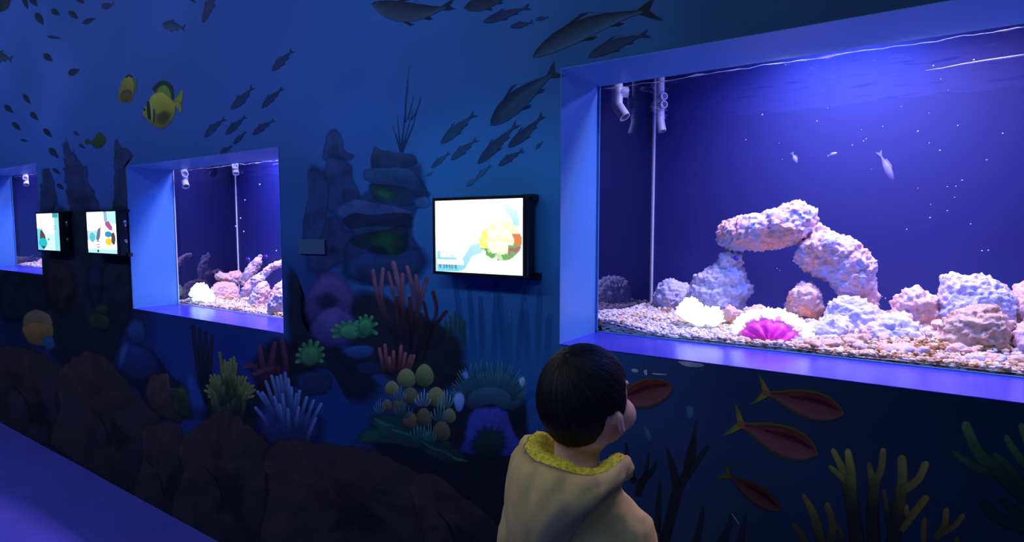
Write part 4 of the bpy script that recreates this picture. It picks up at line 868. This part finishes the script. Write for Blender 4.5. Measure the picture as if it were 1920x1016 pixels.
# pipes
def ring_tube(m, p, d, L, r):                                # open ended stub
    p = Vector(p); d = Vector(d).normalized(); m.tube([p, p+d*L], r, 18, cap=False); m.tube([p+d*L, p+d*L*.2], r*.78, 18, cap=False)
    u = d.orthogonal().normalized(); v = d.cross(u); e = p+d*L; n0 = 18
    vs = [e+(u*math.cos(2*math.pi*k/n0)+v*math.sin(2*math.pi*k/n0))*q for q in (r, r*.78) for k in range(n0)]
    m.add(vs, [(k, (k+1) % n0, n0+(k+1) % n0, n0+k) for k in range(n0)])
def pipe_set(label, Y, xpx, ytop, yel, yend, ex, tees, tdir, r, zt):
    a = Vector(at(xpx, yel, Y)); e = Vector(at(ex, yend, Y-.005)); top = Vector((a.x, Y, zt+.3))
    t = empty('pvc_pipe', tuple(e)); setp(t, label, 'pipe')
    m = MB(); m.tube([top, a+Vector((0, 0, .005))], r, 18); m.build('pipe', M_PVC, t, True)
    d = (e-a).normalized(); m = MB(); m.tube([a+Vector((0, 0, .03)), a, a+d*.012], r*1.14, 18, cap=False); ring_tube(m, a+d*.006, d, (e-a).length, r*1.14); m.build('elbow', M_PVC, t, True)
    for ty in tees:
        q = Vector(at(xpx, ty, Y)); m = MB(); m.tube([q+Vector((0, 0, r*1.6)), q-Vector((0, 0, r*1.6))], r*1.14, 18); ring_tube(m, q, tdir, r*2.2, r*1.05); m.build('tee', M_PVC, t, True)
pipe_set('white outlet pipe with elbow nearest the glass in the large aquarium', .36, 1157, 160, 197, 217, 1170, (173,), (.8, .6, .02), .0145, WIN[1][3])
pipe_set('white pipe with open stubs in the back corner of the large aquarium', .73, 1238, 150, 226, 243, 1241, (198, 183), (.75, -.65, -.05), .0125, WIN[1][3])
pipe_set('white outlet pipe with elbow at the left of the second aquarium', .238, 345, 318, 338, 348, 348, (328,), (.9, -.3, .1), .0145, WIN[2][3])
pipe_set('white pipe in the back corner of the second aquarium', .50, 441, 310, 318, 324, 442, (312,), (.8, -.5, 0), .014, WIN[2][3])
pipe_set('white outlet pipe in the far aquarium', .24, 48, 330, 338, 345, 49, (335,), (.9, -.3, .1), .014, WIN[3][3])
# fish in the water
M_PFISH = plain('pale_fish', (.20, .22, .50), .5, .2, 60); M_VFISH = plain('violet_fish', (.06, .02, .4), .4, .1, 60)
def swimmer(label, px, Y, L, H, ang, mat):
    c = at(*px, Y); t = empty('fish', tuple(c)); setp(t, label, 'fish'); R = Matrix.Rotation(ang, 4, 'Y'); O = Matrix.Translation(c) @ R
    prof = [(0, .05), (.06, .45), (.18, .8), (.35, 1), (.55, .8), (.72, .42), (.84, .22), (.88, .2)]
    m = MB(); m.loft([[O @ Vector(((.44-s)*L, math.cos(a)*H*.28*w_, math.sin(a)*H*.5*w_)) for a in np.linspace(0, 2*math.pi, 12, endpoint=False)] for s, w_ in prof]); m.build('body', mat, t, True)
    m = MB(); y_ = .0012
    for nm, P_ in (('tail_fin', [(-.42, .08), (-.62, .42), (-.56, 0), (-.62, -.42), (-.42, -.08)]), ('dorsal_fin', [(.14, .44), (-.02, .68), (-.28, .52), (-.3, .22)])):
        m = MB(); P3 = [(x*L, z*H) for x, z in P_]; n_ = len(P3)
        m.add([O @ Vector((x, s*y_, z)) for s in (-1, 1) for x, z in P3], [tuple(range(n_)), tuple(range(2*n_-1, n_-1, -1))]+[(k, n_+k, n_+(k+1) % n_, (k+1) % n_) for k in range(n_)]); m.build(nm, mat, t)
swimmer('small pale fish hanging nose up above the reef arch', (1490,298), .60,   .034, .013, 1.2, M_PFISH)
swimmer('smallest pale fish swimming level above the reef arch', (1562,289), .60,   .024, .009, -.3, M_PFISH)
swimmer('longest pale fish hanging steeply right above the arch', (1663,315), .60,   .082, .018, 1.15, M_PFISH)
swimmer('tiny dark fish in the gap beside the arch pillar', (1379,485), .47, .020, .012, .3, M_VFISH)
swimmer('tiny violet fish left of the pointed rock in the second aquarium', (466,487), .36, .030, .02, .2, M_VFISH)
swimmer('tiny violet fish right of the pointed rock in the second aquarium', (499,482), .34, .026, .02, .2, M_VFISH)
# specks drifting in the water
def specks(label, pts, name='floating_specks'):
    m = MB()
    for a, b, Y_, r in pts: m.ball(tuple(at(a, b, Y_)), (r*1.5, r, r), 1, Matrix.Rotation(-.5, 3, 'Y'))
    return setp(m.build(name, plain('speck', (.8, .82, .9), .6), None, True), label, 'specks', kind='stuff')
SP = [(1429,215),(1552,202),(1532,227),(1615,243),(1655,237),(1619,264),(1624,260),(1598,272),(1721,246),(1742,212),(1742,268),(1796,235),(1762,282),(1721,353),(1776,350),(1792,349),(1804,338),(1790,370),(1745,383),(1776,395),(1467,299),(1634,317),(1461,268),(1744,408),(1764,148),(1750,123),(1778,169),(1826,112),(1841,470),(1853,469),(1654,556),(1660,559),(1187,545),(1457,503),(1462,507),(1300,470),(1398,262),(1690,200),(1850,300),(1880,250),(1700,430),(1820,420)]
specks('bright specks drifting in the water of the large aquarium', [(a, b, random.uniform(.35, .7), random.uniform(.0006, .0014)) for a, b in SP])
specks('bright specks drifting in the water of the second aquarium', [(a, b, .34, .003) for a, b in ((459,375),(451,409),(457,434),(442,424),(487,346),(518,470))])

# ------------------------------------------------------------------ the child
M_SKIN = plain('skin', (.62, .38, .30), .5, .06, 25)
M_HAIR = plain('black_hair', (.007, .006, .007), .55, .3, 120, .25, spec=.22)
M_JACK = plain('tan_jacket_cloth', (.50, .37, .16), .85, .08, 30, .15, spec=.2)
M_FUZZ = plain('yellow_green_pile', (.62, .52, .05), .9, .3, 150, .3, spec=.2)
M_PIPING = plain('grey_piping', (.16, .13, .12), .8, .1, 40)
M_TROU = plain('dark_trousers', (.03, .035, .06), .85, .1, 40)
M_SHOE = plain('dark_shoes', (.05, .05, .06), .6, .1, 40); M_SOLE = plain('shoe_sole', (.3, .3, .3), .7)
BX, BY = -.468, -.335
P = empty('person', (BX, BY, 0)); setp(P, 'small black-haired child in a tan hooded jacket standing before the large window', 'person')
HC = Vector((-.457, -.332, 1.004))
HR = Matrix.Rotation(math.radians(-10), 4, 'Z') @ Matrix.Rotation(math.radians(-5), 4, 'Y') @ Matrix.Rotation(math.radians(8), 4, 'X')
def hd(x, y, z): return HC+(HR @ Vector((x, y, z)))
B3 = lambda x, y, z: Vector((BX+x, BY+y, z))
m = MB(); R3 = HR.to_3x3()
for p, r in (((0, 0, 0), (.0725, .085, .086)), ((0, .03, -.045), (.058, .052, .056)), ((0, .058, -.082), (.022, .02, .018)), ((.034, .046, -.047), (.032, .036, .032)), ((-.034, .046, -.047), (.032, .036, .032)),
             ((0, .086, -.022), (.007, .012, .018)), ((0, .092, -.034), (.011, .010, .008)), ((.009, .087, -.036), (.006, .006, .005)), ((-.009, .087, -.036), (.006, .006, .005)), ((0, .079, -.055), (.018, .009, .0055)), ((0, .078, -.063), (.015, .009, .006)),
             ((0, .074, .004), (.05, .014, .010)), ((0, -.02, -.05), (.054, .05, .05))):
    m.ball(hd(*p), r, 3, R3)
for s in (-1, 1):                                             # ears
    e = R3 @ Matrix.Rotation(s*.35, 3, 'Z')
    m.ball(hd(s*.0745, -.006, -.034), (.005, .015, .021), 3, e); m.ball(hd(s*.073, -.001, -.052), (.005, .008, .008), 3, e); m.ball(hd(s*.079, -.015, -.028), (.0035, .005, .016), 2, e)
m.tube([hd(0, -.02, -.05), Vector((BX, BY-.004, .905)), B3(0, -.004, .86), B3(0, 0, .80)], [.047, .041, .044, .06], 20)
m.loft([[B3(a*math.cos(t), b*math.sin(t), z) for t in np.linspace(0, 2*math.pi, 24, endpoint=False)] for z, a, b in ((.44, .075, .06), (.5, .09, .072), (.62, .085, .07), (.74, .095, .072), (.80, .09, .06), (.84, .05, .045))])
for s in (-1, 1):
    m.tube([B3(s*.07, 0, .805), B3(s*.1, 0, .79), B3(s*.122, 0, .70), B3(s*.132, .012, .625), B3(s*.135, .05, .53), B3(s*.133, .066, .485)], [.03, .032, .028, .023, .02, .017], 14)
    m.ball(B3(s*.132, .076, .455), (.011, .022, .03), 2)     # palm and fingers
    for k, (dy, L) in enumerate(((-.017, .036), (-.005, .044), (.007, .047), (.018, .041))):
        y = .076+dy; m.tube([B3(s*.132, y, .435), B3(s*.131, y+.003, .435-L*.5), B3(s*.125, y+.008, .435-L)], [.0065, .006, .0048], 8)
    m.tube([B3(s*.130, .094, .465), B3(s*.124, .108, .445), B3(s*.118, .112, .428)], [.008, .007, .0055], 8)
    m.tube([B3(s*.045, 0, .47), B3(s*.05, .0, .42), B3(s*.052, .006, .27), B3(s*.052, -.006, .17), B3(s*.052, -.004, .05)], [.06, .055, .04, .038, .026], 14); m.tube([B3(s*.052, -.02, .03), B3(s*.056, .07, .025)], [.024, .022], 10)
me = remeshed('body', m, .0042, 4); o = link('body', me, M_SKIN, P, True)
for s in (-1, 1):
    m = MB(); m.ball(hd(s*.028, .074, -.012), (.011, .008, .0075), 2, R3); m.build('eye', plain('dark_eye', (.03, .02, .02), .2), P, True)
    m = MB(); m.tube([hd(s*.016, .0835, .004), hd(s*.028, .083, .008), hd(s*.042, .072, .005)], [.001, .0022, .001], 6); m.build('eyebrow', M_HAIR, P)
# hair: a cap with a tapered edge and combed strands
def hairline(az):
    a = abs(math.degrees(az)); T = [(0, .30), (40, .32), (60, .22), (72, .12), (80, -.30), (90, -.36), (95, -.16), (112, -.20), (120, -.50), (135, -.78), (155, -.93), (180, -.95)]
    for (a0, z0), (a1, z1) in zip(T, T[1:]):
        if a <= a1: return z0+(z1-z0)*(a-a0)/(a1-a0)
    return -.95
CROWN = Vector((.05, -.35, .93)).normalized()
bm = bmesh.new(); bmesh.ops.create_icosphere(bm, subdivisions=6, radius=1)
def mar(d): return d.z-hairline(math.atan2(d.x, d.y))-.05*noise.noise(Vector((math.atan2(d.x, d.y)*9, 2., 0)))
for v in [v for v in bm.verts if mar(v.co) < 0]: bm.verts.remove(v)
for v in bm.verts:
    d = v.co.normalized(); k = min(1, mar(d)/.30); az = math.atan2((d-CROWN*d.dot(CROWN)).x, (d-CROWN*d.dot(CROWN)).y)
    st = noise.noise(Vector((math.cos(az)*11, math.sin(az)*11, d.dot(CROWN)*1.5)))+.5*noise.noise(Vector((math.cos(az)*30, math.sin(az)*30, d.dot(CROWN)*2)))
    g = .945+.055*math.sqrt(max(0, k))+.016*st*k
    v.co = hd(d.x*.0795*g, d.y*.0925*g-.001, d.z*.0945*g)
me = bpy.data.meshes.new('hair'); bm.to_mesh(me); bm.free()
hair = link('hair', me, M_HAIR, P, True); q = hair.modifiers.new('s', 'SOLIDIFY'); q.thickness = .004; q.offset = -1
m = MB(); r_ = random.Random(9)
for i in range(900):
    az = r_.uniform(-math.pi, math.pi); s0 = r_.uniform(.05, .9); u = CROWN.orthogonal().normalized(); w_ = CROWN.cross(u); pts = []
    tdir = u*math.cos(az)+w_*math.sin(az); swirl = .25
    for q in range(6):
        th = s0+q*.13; td = u*math.cos(az+swirl*th)+w_*math.sin(az+swirl*th); d = (CROWN*math.cos(th)+td*math.sin(th)).normalized()
        if mar(d) < -.02: break
        k = math.sqrt(max(0, min(1, mar(d)/.3))); g = .947+.055*k+(.004+.010*(q/5)**2*r_.random()); pts.append(hd(d.x*.0795*g, d.y*.0925*g-.001, d.z*.0945*g))
    if len(pts) > 2: m.tube(pts, [.0008]*(len(pts)-1)+[.0002], 4, cap=False)
m.build('strands', M_HAIR, hair, True)
# jacket
m = MB()
m.loft([[B3(a*math.cos(t), b*math.sin(t), z) for t in np.linspace(0, 2*math.pi, 36, endpoint=False)] for z, a, b in ((.40, .120, .10), (.44, .126, .104), (.55, .122, .102), (.68, .118, .098), (.76, .116, .092), (.81, .104, .082), (.845, .080, .068), (.87, .060, .056))])
for s in (-1, 1):
    m.tube([B3(s*.07, -.004, .805), B3(s*.098, -.002, .785), B3(s*.122, 0, .70), B3(s*.132, .012, .625), B3(s*.135, .048, .54), B3(s*.134, .062, .495)], [.045, .048, .047, .043, .039, .036], 18)
me = remeshed('jacket', m, .006, 6)
displaced(me, lambda c, n_: .004*noise.noise(Vector((c.x*22, c.y*22, c.z*9)))+.002*noise.noise(c*60)); jk = link('jacket', me, M_JACK, P, True)
m = MB()
for s in (-1, 1): m.tube([B3(s*.134, .060, .502), B3(s*.134, .066, .48)], [.037, .034], 18)
m.tube([B3(.126*math.cos(t), .104*math.sin(t), .41) for t in np.linspace(0, 2*math.pi, 40)], .008, 8); m.build('cuffs_and_hem', M_PIPING, jk, True)
# hood lying open behind the neck: plush lining inside, cloth outside
NC = Vector((BX+.006, BY-.002, 0)); RIMZ = .908
def hoodp(phi, r, z):
    f = math.cos(phi); fr = max(0, -f); lat = 1-.18*fr-.0*abs(f)
    return NC+Vector((math.sin(phi)*r*lat*.98, -f*r*(1.04 if f > 0 else .72), z-.05*fr**1.5))
PH = np.linspace(-2.75, 2.75, 90)
def hood_rows(prof): return [[hoodp(ph, *prof(ph, i)) for ph in PH] for i in range(prof.n)]
def sheet(rows, name, mat, parent, closed=False):
    n_ = len(rows[0]); V = [p for r in rows for p in r]; F = [(i*n_+k, i*n_+k+1, (i+1)*n_+k+1, (i+1)*n_+k) for i in range(len(rows)-1) for k in range(n_-1)]
    return link(name, mesh(name, V, F), mat, parent, True)
def wr(ph, a, f=1.): return a*noise.noise(Vector((ph*3.2*f, 1.7, a*100)))+.6*a*noise.noise(Vector((ph*7*f, 4.7, a*100)))
def rim_r(ph): return .102-.014*max(0., min(1., (ph-.7)/.8))+wr(ph, .006)
def rim_z(ph): return RIMZ-.010*math.exp(-((ph-.75)/.5)**2)+wr(ph, .004)
def outp(ph, i):
    s = i/14; c = max(0., min(1., (1.05-ph)/1.9)); c = c*c*(3-2*c); c *= max(0., min(1., (ph+2.4)/1.0)); zb_ = .872-.23*c; r0, z0 = rim_r(ph), rim_z(ph)
    bul = (.030-.020*max(0., min(1., (ph-.5)/.7)))*math.sin(math.pi*min(1, s*1.15))**.7+.006*math.sin(ph*15)*math.exp(-((s-.15)/.12)**2)*(1 if ph < .3 else .4)
    z = z0+.006*math.sin(math.pi*min(1, s*4))-(z0-zb_)*s**1.25; return r0+bul+wr(ph+s, .003, 2)-.020*max(0, s-.75)*4*(.6), z
outp.n = 15
hood = sheet(hood_rows(outp), 'hood', M_JACK, P); q = hood.modifiers.new('s', 'SOLIDIFY'); q.thickness = .006; q.offset = -1
def inp(ph, i):
    s = i/10; r0, z0 = rim_r(ph), rim_z(ph); hi = .012 if ph < .35 else .006
    return r0-.002-(r0-.046)*s, z0+hi*math.sin(math.pi*min(1, s*1.5))-.034*s**2.2-.004*(s == 0)
inp.n = 11
lin_rows = hood_rows(inp); lining = sheet(lin_rows, 'hood_lining', M_FUZZ, hood); lining['label'] = 'yellow-green plush hood lining'
q = lining.modifiers.new('s', 'SOLIDIFY'); q.thickness = .006; q.offset = 1
m = MB(); r_ = random.Random(4)
for i in range(5200):
    a = r_.uniform(0, len(PH)-1.01); b = r_.uniform(.3, 8.9); i0, j0 = int(b), int(a); p = lin_rows[i0][j0].lerp(lin_rows[i0][j0+1], a-j0).lerp(lin_rows[i0+1][j0].lerp(lin_rows[i0+1][j0+1], a-j0), b-i0)
    d = Vector((r_.uniform(-1, 1), r_.uniform(-1, 1), r_.uniform(.3, 1.3))).normalized(); L = r_.uniform(.004, .008); e = Vector((r_.uniform(-1, 1), r_.uniform(-1, 1), 0))*.003
    m.tube([p-d*.002, p+d*L*.6+e*.4, p+d*L+e], [.0016, .0014, .0008], 4)
m.build('plush_pile', M_FUZZ, lining)
m = MB(); m.tube([p+Vector((0, 0, .003)) for p in hood_rows(outp)[0]], .0038, 8); m.build('hood_piping', M_PIPING, hood, True)
# trousers and shoes
m = MB(); m.loft([[B3(a*math.cos(t), b*math.sin(t), z) for t in np.linspace(0, 2*math.pi, 24, endpoint=False)] for z, a, b in ((.38, .098, .08), (.44, .104, .085), (.5, .1, .08))])
for s in (-1, 1): m.tube([B3(s*.05, 0, .44), B3(s*.054, .002, .34), B3(s*.055, .004, .22), B3(s*.055, -.004, .06)], [.062, .056, .052, .046], 18)
me = remeshed('trousers', m, .007, 4); link('trousers', me, M_TROU, P, True)
for s in (-1, 1):
    m = MB(); m.tube([B3(s*.055, -.034, .045), B3(s*.055, 0, .05), B3(s*.058, .05, .042), B3(s*.06, .088, .034)], [.034, .042, .036, .028], 16); m.ball(B3(s*.06, .09, .034), (.03, .03, .026), 2)
    me = remeshed('shoe', m, .006, 3)
    for v in me.vertices: v.co.z = max(v.co.z, .01)
    sh = link('shoe', me, M_SHOE, P, True)
    m = MB(); m.loft([[B3(s*.057+.038*math.cos(t), .03+.088*math.sin(t), z) for t in np.linspace(0, 2*math.pi, 24, endpoint=False)] for z in (0, .014)]); m.build('sole', M_SOLE, sh)

# ------------------------------------------------------------------ put each single mesh's origin at its own foot
for o in list(COL.objects):
    if o.type == 'MESH' and o.parent is None and not o.children and o.data.users == 1 and o.location.length < 1e-9 and o.get('kind') != 'structure':
        n = len(o.data.vertices); co = np.empty(n*3, np.float32); o.data.vertices.foreach_get('co', co); co = co.reshape(-1, 3); a, b = co.min(0), co.max(0)
        c = Vector(((a[0]+b[0])/2, (a[1]+b[1])/2, a[2])); o.data.transform(Matrix.Translation(-c)); o.location = c
